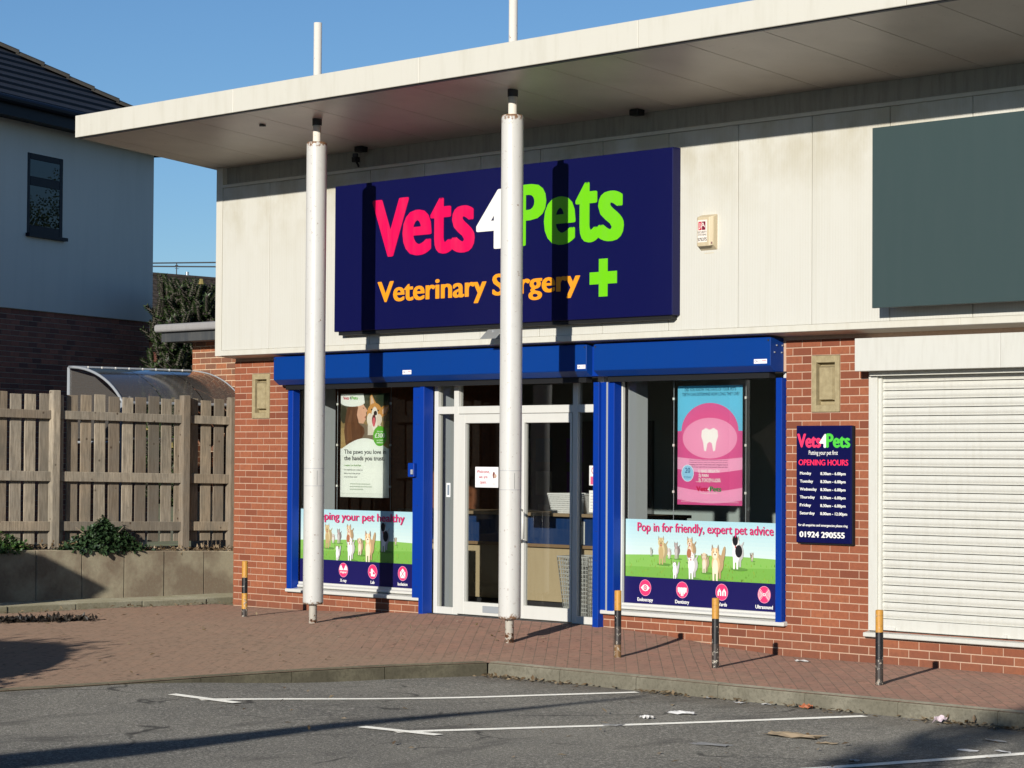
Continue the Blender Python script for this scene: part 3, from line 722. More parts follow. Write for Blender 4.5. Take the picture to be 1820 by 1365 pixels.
# ------------------------------------------------------------------ signs on the facade
PINK = (222, 8, 84); GREEN = (112, 204, 20); WHITE = (240, 238, 232); AMBER = (240, 156, 32)
def solid_text(name, t, box, y0, depth, mat, parent, bold=0.0):
    """raised lettering: one mesh, front at y0, returning to the board behind"""
    v, f, x0, x1, z0, z1 = glyphs(t); bx_, bz_ = bold if isinstance(bold, tuple) else (bold, bold * .5)
    x0 -= bx_; x1 += bx_; z0 -= bz_; z1 += bz_; sx = (box[1] - box[0]) / (x1 - x0); szz = (box[3] - box[2]) / (z1 - z0)
    mb = MB(); ed = {}
    for q in f:
        for i in range(len(q)):
            a, b = q[i], q[(i + 1) % len(q)]; ed[(a, b)] = ed.get((a, b), 0) + 1
    N = 20 if bx_ > .02 else 8
    for k in range(N):
        c_, s_ = math.cos(2 * math.pi * k / N), math.sin(2 * math.pi * k / N)
        dx = bx_ * math.copysign(abs(c_) ** .6, c_); dz = bz_ * math.copysign(abs(s_) ** .6, s_)
        P = [(box[0] + (p[0] + dx - x0) * sx, box[2] + (p[1] + dz - z0) * szz) for p in v]; n = len(P); o = len(mb.v); yy = y0 - k * .00004
        mb.v += [(x, yy, z) for x, z in P] + [(x, y0 + depth, z) for x, z in P]
        mb.f += [tuple(o + i for i in q) for q in f]
        for (a, b) in ed:
            if (b, a) not in ed: mb.f.append((o + b, o + a, o + a + n, o + b + n))
    mb.m = [0] * len(mb.f); return mb.build(name, mat, parent)
lt = {k: m_paint('letter_' + k, s2l(c), .35, .08, (.3, .3, .3)) for k, c in dict(pink=PINK, green=GREEN, white=WHITE, amber=AMBER).items()}
sign = thing('fascia_sign', (4.85, -.32, 3.11), 'large navy signboard with pink, white and green lettering above the blue shutters', 'sign')
sb = bevel(MB().box(2.305, 7.40, -.372, YC - .001, 3.108, 4.708).build('board', navy, sign), .006)
MB().box(2.36, 7.36, -.35, YC - .001, 3.07, 3.1075).build('rear_frame', black_m, sign)
# letter boxes measured on the board: (glyph, x0, x1, z0, z1, colour)
for ch, a, b, z0, z1, mk in (('V', 2.955, 3.555, 3.885, 4.505, 'pink'), ('e', 3.455, 3.925, 3.875, 4.36, 'pink'), ('t', 3.905, 4.25, 3.87, 4.46, 'pink'), ('s', 4.245, 4.60, 3.865, 4.355, 'pink'),
                             ('4', 4.625, 5.135, 3.875, 4.485, 'white'), ('P', 5.20, 5.665, 3.88, 4.50, 'green'), ('e', 5.635, 6.085, 3.862, 4.345, 'green'), ('t', 6.085, 6.405, 3.862, 4.46, 'green'), ('s', 6.40, 6.755, 3.858, 4.35, 'green')):
    solid_text('letter', ch, (a, b, z0, z1), -.376 - (.0006 if ch in 'et' else 0), .0045, lt[mk], sign, (.045, .018))
def word(t, x0, x1, zb, cap, mk, bold):
    v, f, a, b, c, d = glyphs(t); s_ = cap / .74; solid_text('lettering', t, (x0, x1, zb + c * s_, zb + d * s_), -.376, .0045, lt[mk], sign, bold)
word('Veterinary', 3.05, 4.785, 3.405, .235, 'amber', (.030, .012)); word('Surgery', 4.875, 6.155, 3.40, .235, 'amber', (.030, .012))
MB().box(6.29, 6.665, -.3775, -.3721, 3.445, 3.565).box(6.417, 6.537, -.377, -.3721, 3.322, 3.692).build('cross', lt['green'], sign)

gs = bevel(MB().box(9.915, 17.0, -.50, -.47, 3.068, 4.645).build('blank_signboard', green_panel), .004)
tag(gs, 'blank dark grey-green signboard above the white roller shutter', 'sign')
MB().box(9.99, 17, -.4695, YC - .0008, 3.10, 4.60).build('rear_frame', grey_metal, gs)

# opening hours board
hb = thing('opening_hours_board', (9.0, -.02, .91), 'navy board with white opening hours on the brick pier', 'sign')
bx0, bx1, bz0, bz1 = 8.665, 9.315, .985, 2.055
bevel(MB().box(bx0, bx1, -.045, .0, bz0, bz1).build('board', navy, hb), .006)
MB().box(bx0 + .03, bx1 + .012, -.030, -.001, bz0 - .012, bz1 - .004).build('backing', black_m, hb)
p = Print(-.0455); W_ = bx1 - bx0; H_ = bz1 - bz0
def U(u): return bx0 + u * W_
def V(v): return bz1 - v * H_
p.text('Vets', 0, 0, box=(U(.03), U(.445), V(.185), V(.072)), col=(236, 62, 104), bold=.05); p.text('4', 0, 0, box=(U(.44), U(.56), V(.185), V(.075)), col=WHITE, bold=.05); p.text('Pets', 0, 0, box=(U(.56), U(.97), V(.185), V(.072)), col=(84, 200, 70), bold=.05)
p.text('Putting your pet first', 0, 0, box=(U(.235), U(.76), V(.26), V(.212)), col=WHITE, bold=.01)
p.text('OPENING HOURS', 0, 0, box=(U(.05), U(.945), V(.338), V(.29)), col=(240, 50, 92), bold=.04)
for i, (d, t) in enumerate((('Monday', '8.30am - 6.00pm'), ('Tuesday', '8.30am - 6.00pm'), ('Wednesday', '8.30am - 6.00pm'), ('Thursday', '8.30am - 6.00pm'), ('Friday', '8.30am - 6.00pm'), ('Saturday', '8.00am - 12.00pm'))):
    v = .418 + i * .068
    p.text(d, U(.075), V(v), .026, .034 * len(d) * W_, WHITE, .03); p.text(t, U(.45), V(v + .002), .026, (.45 if i < 5 else .48) * W_, WHITE, .035)
p.text('for all enquiries and emergencies please ring', 0, 0, box=(U(.05), U(.94), V(.865), V(.838)), col=WHITE, bold=.03)
p.text('01924 290555', 0, 0, box=(U(.075), U(.885), V(.952), V(.905)), col=WHITE, bold=.045)
p.build('print', hb, print_gloss)

# alarm box
cream = m_paint('alarm_plastic', (.60, .50, .33), .5, .35, (.35, .27, .15), 6)
al = thing('alarm_box', (7.78, -.28, 3.68), 'yellowed plastic burglar alarm box on the white cladding', 'alarm box')
mb = MB(); a, b, z0, z1, yf, yb = 7.665, 7.875, 3.68, 4.045, -.345, YC - .0008
mb.v = [(a + .03, yf, z0 + .06), (b - .03, yf, z0 + .06), (b - .03, yf, z1 - .03), (a + .03, yf, z1 - .03), (a, yf + .03, z0 + .07), (b, yf + .03, z0 + .07), (b, yf + .03, z1 - .02), (a, yf + .03, z1 - .02),
        (a, yb, z0 + .03), (b, yb, z0 + .03), (b, yb, z1), (a, yb, z1), (a + .05, yb, z0), (b - .05, yb, z0)]
mb.f = [(0, 1, 2, 3), (0, 4, 5, 1), (1, 5, 6, 2), (2, 6, 7, 3), (3, 7, 4, 0), (4, 8, 9, 5), (5, 9, 10, 6), (6, 10, 11, 7), (7, 11, 8, 4), (8, 12, 13, 9)]; mb.m = [0] * 10
bevel(mb.build('casing', cream, al), .008, 2)
p = Print(yf - .0005); p.rect(a + .035, b - .055, z0 + .10, z1 - .055, (236, 226, 214))
p.rect(a + .045, a + .085, z0 + .215, z1 - .07, (196, 30, 66)); p.rect(a + .09, a + .135, z0 + .215, z1 - .07, (120, 20, 50)); p.text('JA', 0, 0, box=(a + .05, a + .13, z0 + .225, z1 - .08), col=(240, 232, 222), bold=.0)
p.text('SECURITY', 0, 0, box=(a + .038, b - .06, z0 + .185, z0 + .205), col=(40, 34, 34), bold=.02); p.text('SYSTEMS', 0, 0, box=(a + .042, b - .064, z0 + .162, z0 + .178), col=(40, 34, 34), bold=.02); p.text('575375', 0, 0, box=(a + .038, b - .06, z0 + .112, z0 + .142), col=(20, 18, 18), bold=.03)
p.build('print', al)
mb = MB().cyl((b - .015, yf + .02), .008, z0 + .08, z0 + .10, 10); mb.build('led', m_flat('led', (.12, .01, .005), .3), al)

# floodlight below the sign, cameras and lamps under the canopy
fl = thing('floodlight', (4.95, -.40, 2.92), 'small grey floodlight under the lower edge of the navy signboard', 'floodlight')
mb = MB(); cx_, cy_, cz_ = 4.945, -.46, 2.985
mb.v = []
for (u, v_, w_) in [(-.12, -.055, 0), (.12, -.055, 0), (.12, .055, 0), (-.12, .055, 0), (-.11, -.05, .05), (.11, -.05, .05), (.11, .05, .05), (-.11, .05, .05)]:
    # face looks down and out
    mb.v.append((cx_ + u, cy_ + v_ * .75 + w_ * .66, cz_ - v_ * .66 * -1 + w_ * .75 - .0))
mb.f = [(0, 1, 2, 3), (7, 6, 5, 4), (0, 4, 5, 1), (1, 5, 6, 2), (2, 6, 7, 3), (3, 7, 4, 0)]; mb.m = [0] * 6
bevel(mb.build('lamp_body', m_paint('flood_grey', (.24, .25, .25), .5), fl), .004)
lm = MB()
for i in range(5):
    for j in range(3):
        u = -.085 + i * .0425; v_ = -.03 + j * .03
        lm.poly([(cx_ + u + du, cy_ + (v_ + dv) * .75 - .0012, cz_ + (v_ + dv) * .66 - .0012) for du, dv in ((-.014, -.010), (.014, -.010), (.014, .010), (-.014, .010))])
lm.build('lens', m_flat('flood_lens', (.10, .10, .09), .2), fl)
MB().box(cx_ - .012, cx_ + .012, cy_ + .03, YC - .0005, cz_ + .03, cz_ + .055).build('bracket', grey_metal, fl)
cc = thing('security_camera', (2.60, -.27, 4.90), 'small dark security camera hanging in the shade above the navy signboard', 'camera')
MB().cyl((2.60, -.33), .032, 5.00, 5.05, 14).build('dome', dark_metal, cc, smooth=False); MB().tube([(2.60, -.33, 5.0), (2.62, -.33, 4.96), (2.61, -.29, 4.91)], .012, 8).build('arm', black_m, cc)
MB().box(2.575, 2.64, -.36, -.30, 4.955, 5.01).build('housing', black_m, cc)
for x, lab in ((2.72, 'dark junction box under the canopy above the security camera'), (6.90, 'dark junction box under the canopy beside the navy signboard end')):
    tag(bevel(MB().box(x - .06, x + .06, -.40, -.30, sz(-.35) - .055, sz(-.35) + .006).build('junction_box', black_m), .006), lab, 'junction box')

# ------------------------------------------------------------------ window graphics and posters
def animal(p, x, z, h, a, b, kind='dog', flip=1):
    """a small running or standing pet: z is the ground line, h the overall height"""
    w_ = h * .40; f_ = flip; dk = tuple(int(v * .72) for v in a); sh_ = tuple(int(v * .82) for v in a)
    p.ell(x + .25 * w_, z, w_ * .8, h * .045, (96, 140, 64), 14)
    if kind == 'cat': p.ell(x + f_ * .62 * w_, z + h * .66, w_ * .16, h * .27, sh_, 14, rot=-14 * f_)
    else: p.ell(x + f_ * .50 * w_, z + h * .66, w_ * .07, h * .14, sh_, 10, rot=-35 * f_)
    p.ell(x + f_ * .22 * w_, z + h * .46, w_ * .46, h * .25, sh_, 18)                       # haunches behind
    for dx in (.36, .14): p.shape([(x + f_ * dx * w_ - .08 * w_, z + h * .06), (x + f_ * dx * w_ + .06 * w_, z + h * .06), (x + f_ * dx * w_ + .10 * w_, z + h * .40), (x + f_ * dx * w_ - .11 * w_, z + h * .40)], sh_)
    p.ell(x - f_ * .02 * w_, z + h * .44, w_ * .36, h * .24, a, 18); p.ell(x - f_ * .06 * w_, z + h * .38, w_ * .24, h * .20, b, 16)
    for dx in (-.22, .08): p.shape([(x + dx * w_ - .07 * w_, z), (x + dx * w_ + .08 * w_, z), (x + dx * w_ + .11 * w_, z + h * .36), (x + dx * w_ - .10 * w_, z + h * .36)], b)
    hx, hz = x - f_ * .08 * w_, z + h * .72
    for s_ in (-1, 1):
        if kind == 'flop': p.ell(hx + s_ * .33 * w_, hz - h * .01, w_ * .12, h * .13, dk, 12, rot=-12 * s_)
        else:
            e_ = .25 if kind == 'cat' else .22
            p.shape([(hx + s_ * .22 * w_ - .12 * w_, hz + h * .07), (hx + s_ * .22 * w_ + .12 * w_, hz + h * .07), (hx + s_ * .28 * w_, hz + h * e_)], dk); p.shape([(hx + s_ * .23 * w_ - .06 * w_, hz + h * .08), (hx + s_ * .23 * w_ + .06 * w_, hz + h * .08), (hx + s_ * .27 * w_, hz + h * (e_ - .04))], (196, 150, 136))
    p.ell(hx, hz, w_ * .33, h * .155, a, 18); p.ell(hx, hz - h * .055, w_ * .19, h * .095, b, 14); p.ell(hx, hz + h * .09, w_ * .07, h * .07, b, 10)
    p.ell(hx, hz - h * .03, w_ * .065, h * .022, (60, 44, 42), 8)
    for s_ in (-1, 1): p.ell(hx + s_ * .15 * w_, hz + h * .035, w_ * .035, h * .016, (70, 52, 40), 8)
    if kind != 'cat': p.ell(hx, hz - h * .10, w_ * .07, h * .04, (178, 84, 88), 8)
def graphic(x0, x1, icons, head, hx0, hx1, label):
    t = thing('window_graphic', ((x0 + x1) / 2, .10, .316), label, 'window sticker', 'pet pictures along the bottom of the shop windows')
    p = Print(.099); zb, zm, zt_ = .316, .583, 1.148; W_ = x1 - x0
    for i in range(10):
        u = i / 10; a = (150 + 50 * (1 - u), 200 + 22 * (1 - u), 212 + 4 * (1 - u)); z0 = zm + .19 + (zt_ - zm - .19) * (1 - (i + 1) / 10); z1 = zm + .19 + (zt_ - zm - .19) * (1 - i / 10)
        a = (168 + 44 * u, 206 + 20 * u, 214 + 4 * u); p.mb.poly([(x0, p.y, z0), (x1, p.y, z0), (x1, p.y, z1), (x0, p.y, z1)]); p.mb.c.append(s2l(a))
    pts = [(x0, zm), (x1, zm)] + [(x1 - W_ * i / 12, zm + .195 + .035 * math.sin(1.1 + 2.4 * i / 12) + .03 * i / 12) for i in range(13)]
    p.shape(pts, (132, 182, 88))
    pts = [(x0, zm), (x1, zm)] + [(x1 - W_ * i / 12, zm + .12 + .02 * math.sin(2 + 3 * i / 12)) for i in range(13)]
    p.shape(pts, (118, 170, 74))
    rn = random.Random(3)
    gk = p.k + 1
    for i in range(170):
        p.k = gk; gx = x0 + W_ * rn.random(); gz = zm + .17 * rn.random(); p.shape([(gx - .006, gz), (gx + .006, gz), (gx + rn.uniform(-.006, .006), gz + .028)], (100 + rn.randint(0, 40), 150 + rn.randint(-10, 30), 58))
    X = lambda u: x0 + u * W_
    animal(p, X(.25), zm + .13, .30, (206, 188, 142), (188, 164, 116)); animal(p, X(.30), zm + .19, .12, (200, 190, 178), (220, 214, 204), 'flop'); animal(p, X(.35), zm + .19, .18, (150, 140, 136), (190, 182, 176))
    animal(p, X(.18), zm + .21, .09, (150, 160, 150), (190, 190, 180)); animal(p, X(.845), zm + .20, .09, (150, 130, 110), (200, 190, 170), 'cat', -1)
    animal(p, X(.445), zm + .16, .27, (200, 170, 130), (222, 206, 184)); animal(p, X(.745), zm + .12, .34, (226, 224, 220), (236, 234, 230)); p.ell(X(.738), zm + .12 + .27, .035, .05, (28, 28, 32), 14); p.ell(X(.76), zm + .29, .045, .06, (34, 34, 38), 14)
    animal(p, X(.54), zm + .07, .22, (206, 184, 148), (226, 212, 190), 'flop'); animal(p, X(.455), zm + .005, .30, (234, 230, 226), (240, 238, 234), 'flop'); p.ell(X(.438), zm + .25, .03, .045, (168, 110, 80), 12)
    animal(p, X(.615), zm + .0, .36, (220, 186, 140), (236, 220, 194), 'cat'); animal(p, X(.345), zm + .0, .18, (232, 230, 228), (242, 240, 238), 'cat')
    p.text(head, 0, 0, box=(X(hx0), X(hx1), 1.005, 1.118), col=(206, 48, 106), bold=.022)
    p.rect(x0, x1, zb, zm, (26, 22, 84))
    for u, nm, kind in icons:
        cx = X(u); cz = zb + .162; r = .078
        p.ell(cx, cz, r, r, (222, 58, 112), 32); p.ring(cx, cz, r * .97, r * 1.03, (236, 150, 180))
        if kind == 'eye':
            p.shape([(cx - .06, cz), (cx - .03, cz - .026), (cx, cz - .034), (cx + .03, cz - .026), (cx + .06, cz), (cx + .03, cz + .026), (cx, cz + .034), (cx - .03, cz + .026)], WHITE); p.ell(cx, cz, .024, .026, (222, 58, 112)); p.ring(cx, cz, .009, .014, WHITE)
        elif kind == 'teeth':
            for i, hh in enumerate((.025, .04, .06, .06, .04, .025)):
                tx = cx - .05 + i * .02; p.shape([(tx - .011, cz + .018), (tx - .006, cz - hh), (tx + .006, cz - hh), (tx + .011, cz + .018), (tx, cz + .026)], WHITE)
        elif kind == 'house':
            for s_ in (-1, 1):
                hx = cx + s_ * .03; p.shape([(hx - .024, cz - .035), (hx + .024, cz - .035), (hx + .024, cz + .005), (hx, cz + .036), (hx - .024, cz + .005)], WHITE); p.rect(hx - .007, hx + .007, cz - .035, cz + .002, (222, 58, 112))
        elif kind == 'wave':
            for rr in (.016, .032, .048, .064):
                for a0 in (-48, 132): p.ring(cx, cz, rr, rr + .006, WHITE, 12, a0, a0 + 96)
            p.ring(cx, cz, .008, .014, WHITE)
        elif kind == 'trefoil':
            for a0 in (150, 0): 
                p.shape([(cx, cz)] + [(cx + .07 * math.cos(R(a0 + 30 * k / 6)), cz + .07 * math.sin(R(a0 + 30 * k / 6))) for k in range(7)], WHITE)
            p.shape([(cx, cz)] + [(cx + .07 * math.cos(R(15 + 40 * k / 6)), cz + .07 * math.sin(R(15 + 40 * k / 6))) for k in range(7)], WHITE); p.shape([(cx, cz)] + [(cx + .07 * math.cos(R(125 + 40 * k / 6)), cz + .07 * math.sin(R(125 + 40 * k / 6))) for k in range(7)], WHITE)
            p.text('Digital', 0, 0, box=(cx - .052, cx + .052, cz - .04, cz - .012), col=WHITE, bold=.03)
        elif kind == 'flask':
            p.shape([(cx - .028, cz - .05), (cx + .034, cz - .052), (cx + .05, cz - .02), (cx - .012, cz + .036), (cx - .03, cz + .028)], WHITE); p.shape([(cx + .002, cz - .028), (cx + .034, cz - .03), (cx + .04, cz - .014), (cx + .006, cz + .006)], (222, 58, 112)); p.ell(cx - .042, cz - .01, .007, .009, WHITE)
        elif kind == 'cross':
            p.shape([(cx - .044, cz - .05), (cx + .044, cz - .05), (cx + .044, cz + .015), (cx, cz + .055), (cx - .044, cz + .015)], WHITE)
            for s_ in (-1, 1): p.shape([(cx - .042 * s_ - .005, cz - .05), (cx - .042 * s_ + .005, cz - .05), (cx + .030 * s_ + .005, cz + .03), (cx + .030 * s_ - .005, cz + .03)], (222, 58, 112))
        p.text(nm, cx, zb + .03, .034, None, WHITE, .03, 'c')
    p.build('printed_film', t); return t
graphic(1.14, 3.14, ((.40, 'X-ray', 'trefoil'), (.655, 'Lab', 'flask'), (.91, 'Isolation', 'cross')), 'Keeping your pet healthy', .10, .92, 'pet picture strip behind the glass of the window beside the fence, headed with pet healthy')
graphic(6.333, 8.317, ((.145, 'Endoscopy', 'eye'), (.395, 'Dentistry', 'teeth'), (.655, 'Wards', 'house'), (.925, 'Ultrasound', 'wave')), 'Pop in for friendly, expert pet advice', .09, .98, 'pet picture strip behind the glass of the window next to the opening hours board')

def holder(t, x0, x1, z0, z1, y):
    m = clear_m; mb = MB()
    mb.poly([(x0, y, z0), (x1, y, z0), (x1, y, z1), (x0, y, z1)]); mb.build('acrylic_sleeve', m, t)
    d = MB()
    for x in (x0 + .012, x1 - .012):
        for k in (.12, .5, .88):
            z = z0 + (z1 - z0) * k; d.cyl((x, y - .004), .012, z - .012, z + .012, 10)
    d.build('clip', upvc, t)
    MB().tube([(x0 + .012, y, z0 - .2), (x0 + .012, y, z1 + .06)], .003, 5).tube([(x1 - .012, y, z0 - .2), (x1 - .012, y, z1 + .06)], .003, 5).build('cable', grey_metal, t)
clear_m = mk_glass('clear_acrylic', (.93, .95, .95), 1.2, 1.0)
# poster of a dog cuddled by its owner
t = thing('health_plan_poster', (2.22, .15, 1.29), 'white poster of a long-haired person hugging a corgi in the window beside the fence', 'poster')
x0, x1, z0, z1 = 1.795, 2.642, 1.292, 2.446; W_ = x1 - x0; H_ = z1 - z0; p = Print(.15)
X = lambda u: x0 + u * W_
Z = lambda v: z1 - v * H_
p.rect(x0, x1, z0, z1, (238, 238, 230))
for i in range(8):
    c0 = [(62, 66, 50), (76, 74, 54), (96, 88, 62), (122, 106, 72), (150, 126, 84), (170, 142, 94), (178, 150, 100), (170, 140, 92)][i]
    p.mb.poly([(x0, p.y - .0002, Z(.53 * (i + 1) / 8)), (x1, p.y - .0002, Z(.53 * (i + 1) / 8)), (x1, p.y - .0002, Z(.53 * i / 8)), (x0, p.y - .0002, Z(.53 * i / 8))]); p.mb.c.append(s2l(c0))
p.k = 3
p.ell(X(.86), Z(.06), .12, .07, (44, 56, 40)); p.ell(X(.06), Z(.2), .06, .1, (60, 58, 40))
# owner: jumper, hair, face in profile turned to the dog
p.shape([(X(.10), Z(.53)), (X(.64), Z(.53)), (X(.72), Z(.42)), (X(.58), Z(.31)), (X(.36), Z(.27)), (X(.16), Z(.36))], (126, 110, 92))
p.shape([(X(u), Z(v)) for u, v in ((.10, .48), (.07, .36), (.10, .22), (.13, .14), (.22, .09), (.36, .07), (.44, .06), (.42, .16), (.37, .20), (.36, .28), (.48, .33), (.50, .38), (.40, .46), (.24, .52), (.14, .53))][::-1], (104, 68, 46))
p.shape([(X(u), Z(v)) for u, v in ((.36, .07), (.44, .07), (.48, .115), (.555, .165), (.52, .185), (.53, .205), (.505, .225), (.515, .25), (.47, .29), (.38, .285), (.33, .20))][::-1], (226, 176, 148))
p.shape([(X(u), Z(v)) for u, v in ((.14, .46), (.13, .30), (.20, .16), (.24, .16), (.21, .30), (.24, .44))][::-1], (122, 82, 56)); p.shape([(X(u), Z(v)) for u, v in ((.30, .36), (.27, .22), (.33, .12), (.36, .13), (.32, .24), (.36, .33))][::-1], (112, 74, 50))
p.shape([(X(u), Z(v)) for u, v in ((.50, .222), (.515, .218), (.51, .232), (.485, .236))], (176, 70, 74)); p.shape([(X(u), Z(v)) for u, v in ((.455, .135), (.485, .138), (.48, .146), (.452, .142))], (70, 44, 34))
# corgi
p.shape([(X(.56), Z(.40)), (X(.80), Z(.40)), (X(.83), Z(.30)), (X(.56), Z(.30))], (226, 214, 198)); p.shape([(X(.70), Z(.53)), (X(.96), Z(.53)), (X(.90), Z(.36)), (X(.76), Z(.30))], (180, 124, 66))
p.shape([(X(.60), Z(.14)), (X(.60), Z(.03)), (X(.635), Z(.0)), (X(.69), Z(.06)), (X(.73), Z(.10))][::-1], (206, 150, 84)); p.shape([(X(.615), Z(.12)), (X(.62), Z(.035)), (X(.638), Z(.02)), (X(.675), Z(.07)), (X(.69), Z(.10))][::-1], (232, 196, 166))
p.shape([(X(.80), Z(.15)), (X(.88), Z(.12)), (X(.99), Z(.115)), (X(.98), Z(.16)), (X(.93), Z(.21)), (X(.84), Z(.23))][::-1], (204, 146, 78)); p.shape([(X(.84), Z(.165)), (X(.90), Z(.135)), (X(.975), Z(.128)), (X(.92), Z(.19)), (X(.86), Z(.20))][::-1], (230, 190, 158))
p.ell(X(.70), Z(.20), .135, .125, (208, 150, 82)); p.ell(X(.70), Z(.245), .062, .135, (240, 232, 220)); p.ell(X(.60), Z(.25), .05, .07, (236, 226, 212)); p.ell(X(.79), Z(.25), .05, .06, (230, 214, 196))
p.ell(X(.715), Z(.19), .030, .026, (26, 22, 22)); p.ell(X(.685), Z(.255), .034, .062, (92, 34, 38)); p.ell(X(.685), Z(.275), .026, .052, (216, 96, 110))
for u, v in ((.64, .155), (.77, .165)): p.ell(X(u), Z(v), .014, .009, (40, 26, 20))
# white swoops
p.shape([(X(0), Z(0)), (X(0), Z(.10))] + [(X(0) + .21 - .21 * math.cos(R(180 * k / 12)), Z(.085) - .045 * math.sin(R(180 * k / 12))) for k in range(13)] + [(X(.47), Z(0))], (240, 241, 234))
p.shape([(X(0), Z(.60)), (X(1), Z(.60)), (X(1), Z(.54))] + [(X(1) - W_ * k / 14, Z(.54 - .11 * math.sin(R(180 * min(1, (k / 14) * 1.0))) )) for k in range(15)], (240, 241, 234))
p.text('Vets', X(.05), Z(.055), .035, .10, (196, 44, 74), .05); p.text('4', X(.185), Z(.055), .035, None, (60, 60, 60), .04); p.text('Pets', X(.225), Z(.055), .035, .105, (106, 178, 62), .05)
p.ell(X(.81), Z(.41), .118, .112, (98, 176, 50), 32); p.text('£300', X(.81), Z(.425), .05, .17, WHITE, .03, 'c'); p.text('Save over', X(.81), Z(.372), .018, None, WHITE, .02, 'c'); p.text('on routine', X(.81), Z(.455), .018, None, WHITE, .02, 'c'); p.text('healthcare', X(.81), Z(.478), .018, None, WHITE, .02, 'c')
p.text('The paws you love in', 0, 0, box=(X(.08), X(.935), Z(.595), Z(.54)), col=(30, 36, 40), bold=.02); p.text('the hands you trust.', 0, 0, box=(X(.08), X(.905), Z(.657), Z(.602)), col=(30, 36, 40), bold=.02)
p.text('Complete Care Health Plans', X(.08), Z(.70), .018, None, (98, 150, 60), .01)
for i, s_ in enumerate(('Our Health Plans are a simple, cost', 'effective way to keep your pet', 'protected all year round.')): p.text(s_, X(.08), Z(.742 + i * .034), .016, None, (70, 74, 76))
for i, u in enumerate((.62, .66, .48)): p.rect(X(.20), X(u), Z(.875 + i * .026), Z(.868 + i * .026), (170, 180, 160))
p.rect(X(.02), X(.98), Z(.965), Z(.9635), (190, 192, 184)); p.build('print', t); holder(t, x0 - .045, x1 + .06, z0 - .02, z1 + .03, .13)
# dental poster: plain pink bands on blue
t = thing('dental_poster', (7.41, .15, 1.30), 'pink and pale blue poster with dental advice text in a shop window', 'poster')
x0, x1, z0, z1 = 6.988, 7.830, 1.301, 2.45; W_ = x1 - x0; H_ = z1 - z0; p = Print(.15)
p.rect(x0, x1, z0, z1, (110, 196, 226))
def band(v0, v1, col, b0=.0, b1=.0):
    n = 16; p.shape([(x0 + W_ * k / n, Z(v1 + b1 * math.sin(math.pi * k / n))) for k in range(n + 1)] + [(x1 - W_ * k / n, Z(v0 + b0 * math.sin(math.pi * k / n))) for k in range(n + 1)], col)
band(.38, 1.0, (216, 92, 148)); p.ell(X(.5), Z(.38), W_ * .44, H_ * .235, (224, 98, 152), 48); p.ell(X(.5), Z(.44), W_ * .42, H_ * .17, (238, 158, 192), 48)
p.shape([(X(.5) + u * W_, Z(.445) + v * H_) for u, v in ((-.12, .07), (-.13, .02), (-.10, -.03), (-.085, -.10), (-.055, -.105), (-.035, -.04), (0, -.025), (.035, -.04), (.055, -.105), (.085, -.10), (.10, -.03), (.13, .02), (.12, .07), (.06, .09), (0, .075), (-.06, .09))], (244, 242, 236)); band(.60, .70, (240, 168, 200), .02, .03); band(.70, .85, (214, 84, 142), .03, .035); band(.85, .955, (240, 160, 196), .035, .03); band(.955, 1.0, (214, 84, 142), .03, 0)
p.text("DID YOU KNOW THE STATE OF YOUR PET'S", 0, 0, box=(X(.11), X(.90), Z(.045), Z(.018)), col=(30, 70, 96), bold=.015); p.text('TEETH CAN DETERMINE HOW LONG THEY LIVE?', 0, 0, box=(X(.07), X(.95), Z(.085), Z(.058)), col=(30, 70, 96), bold=.015)
for i, s_ in enumerate(('Plaque and tartar build up can cause bacteria to get into the', 'bloodstream and can cause liver, kidney and heart disease.', "Keeping your Pet's Teeth Clean with a Regular Scale &", 'Polish is very important as it can prevent these and also:')):
    p.text(s_, 0, 0, box=(X(.19), X(.78), Z(.632 + i * .019), Z(.619 + i * .019)), col=(110, 40, 80), bold=.0 if i < 2 else .03)
for i, s_ in enumerate(('1) BAD BREATH', '2) PAIN', '3) TOOTH LOSS')): p.text(s_, X(.33), Z(.728 + i * .037), .028, None, WHITE, .035)
p.ell(X(.16), Z(.735), .082, .082, (150, 206, 232), 32); p.ring(X(.16), Z(.735), .076, .082, (226, 240, 246)); p.text('20', X(.16), Z(.732), .05, None, (36, 84, 128), .015, 'c'); p.text('TODAY', X(.16), Z(.778), .02, None, (60, 120, 160), .01, 'c')
p.text('Giving your pet a longer and happier life', 0, 0, box=(X(.29), X(.68), Z(.812), Z(.799)), col=WHITE)
p.text('Vets', 0, 0, box=(X(.30), X(.475), Z(.885), Z(.845)), col=(190, 34, 74), bold=.05); p.text('4', 0, 0, box=(X(.475), X(.515), Z(.885), Z(.848)), col=WHITE, bold=.05); p.text('Pets', 0, 0, box=(X(.51), X(.68), Z(.885), Z(.845)), col=(52, 134, 76), bold=.05)
p.text('Putting your pet first', 0, 0, box=(X(.36), X(.62), Z(.91), Z(.896)), col=WHITE); p.rect(X(.06), X(.95), Z(.9705), Z(.968), (240, 190, 214)); p.rect(X(.06), X(.95), Z(.9775), Z(.975), (240, 190, 214))
p.build('print', t); holder(t, x0 - .045, x1 + .075, z0 - .02, z1 + .02, .13)

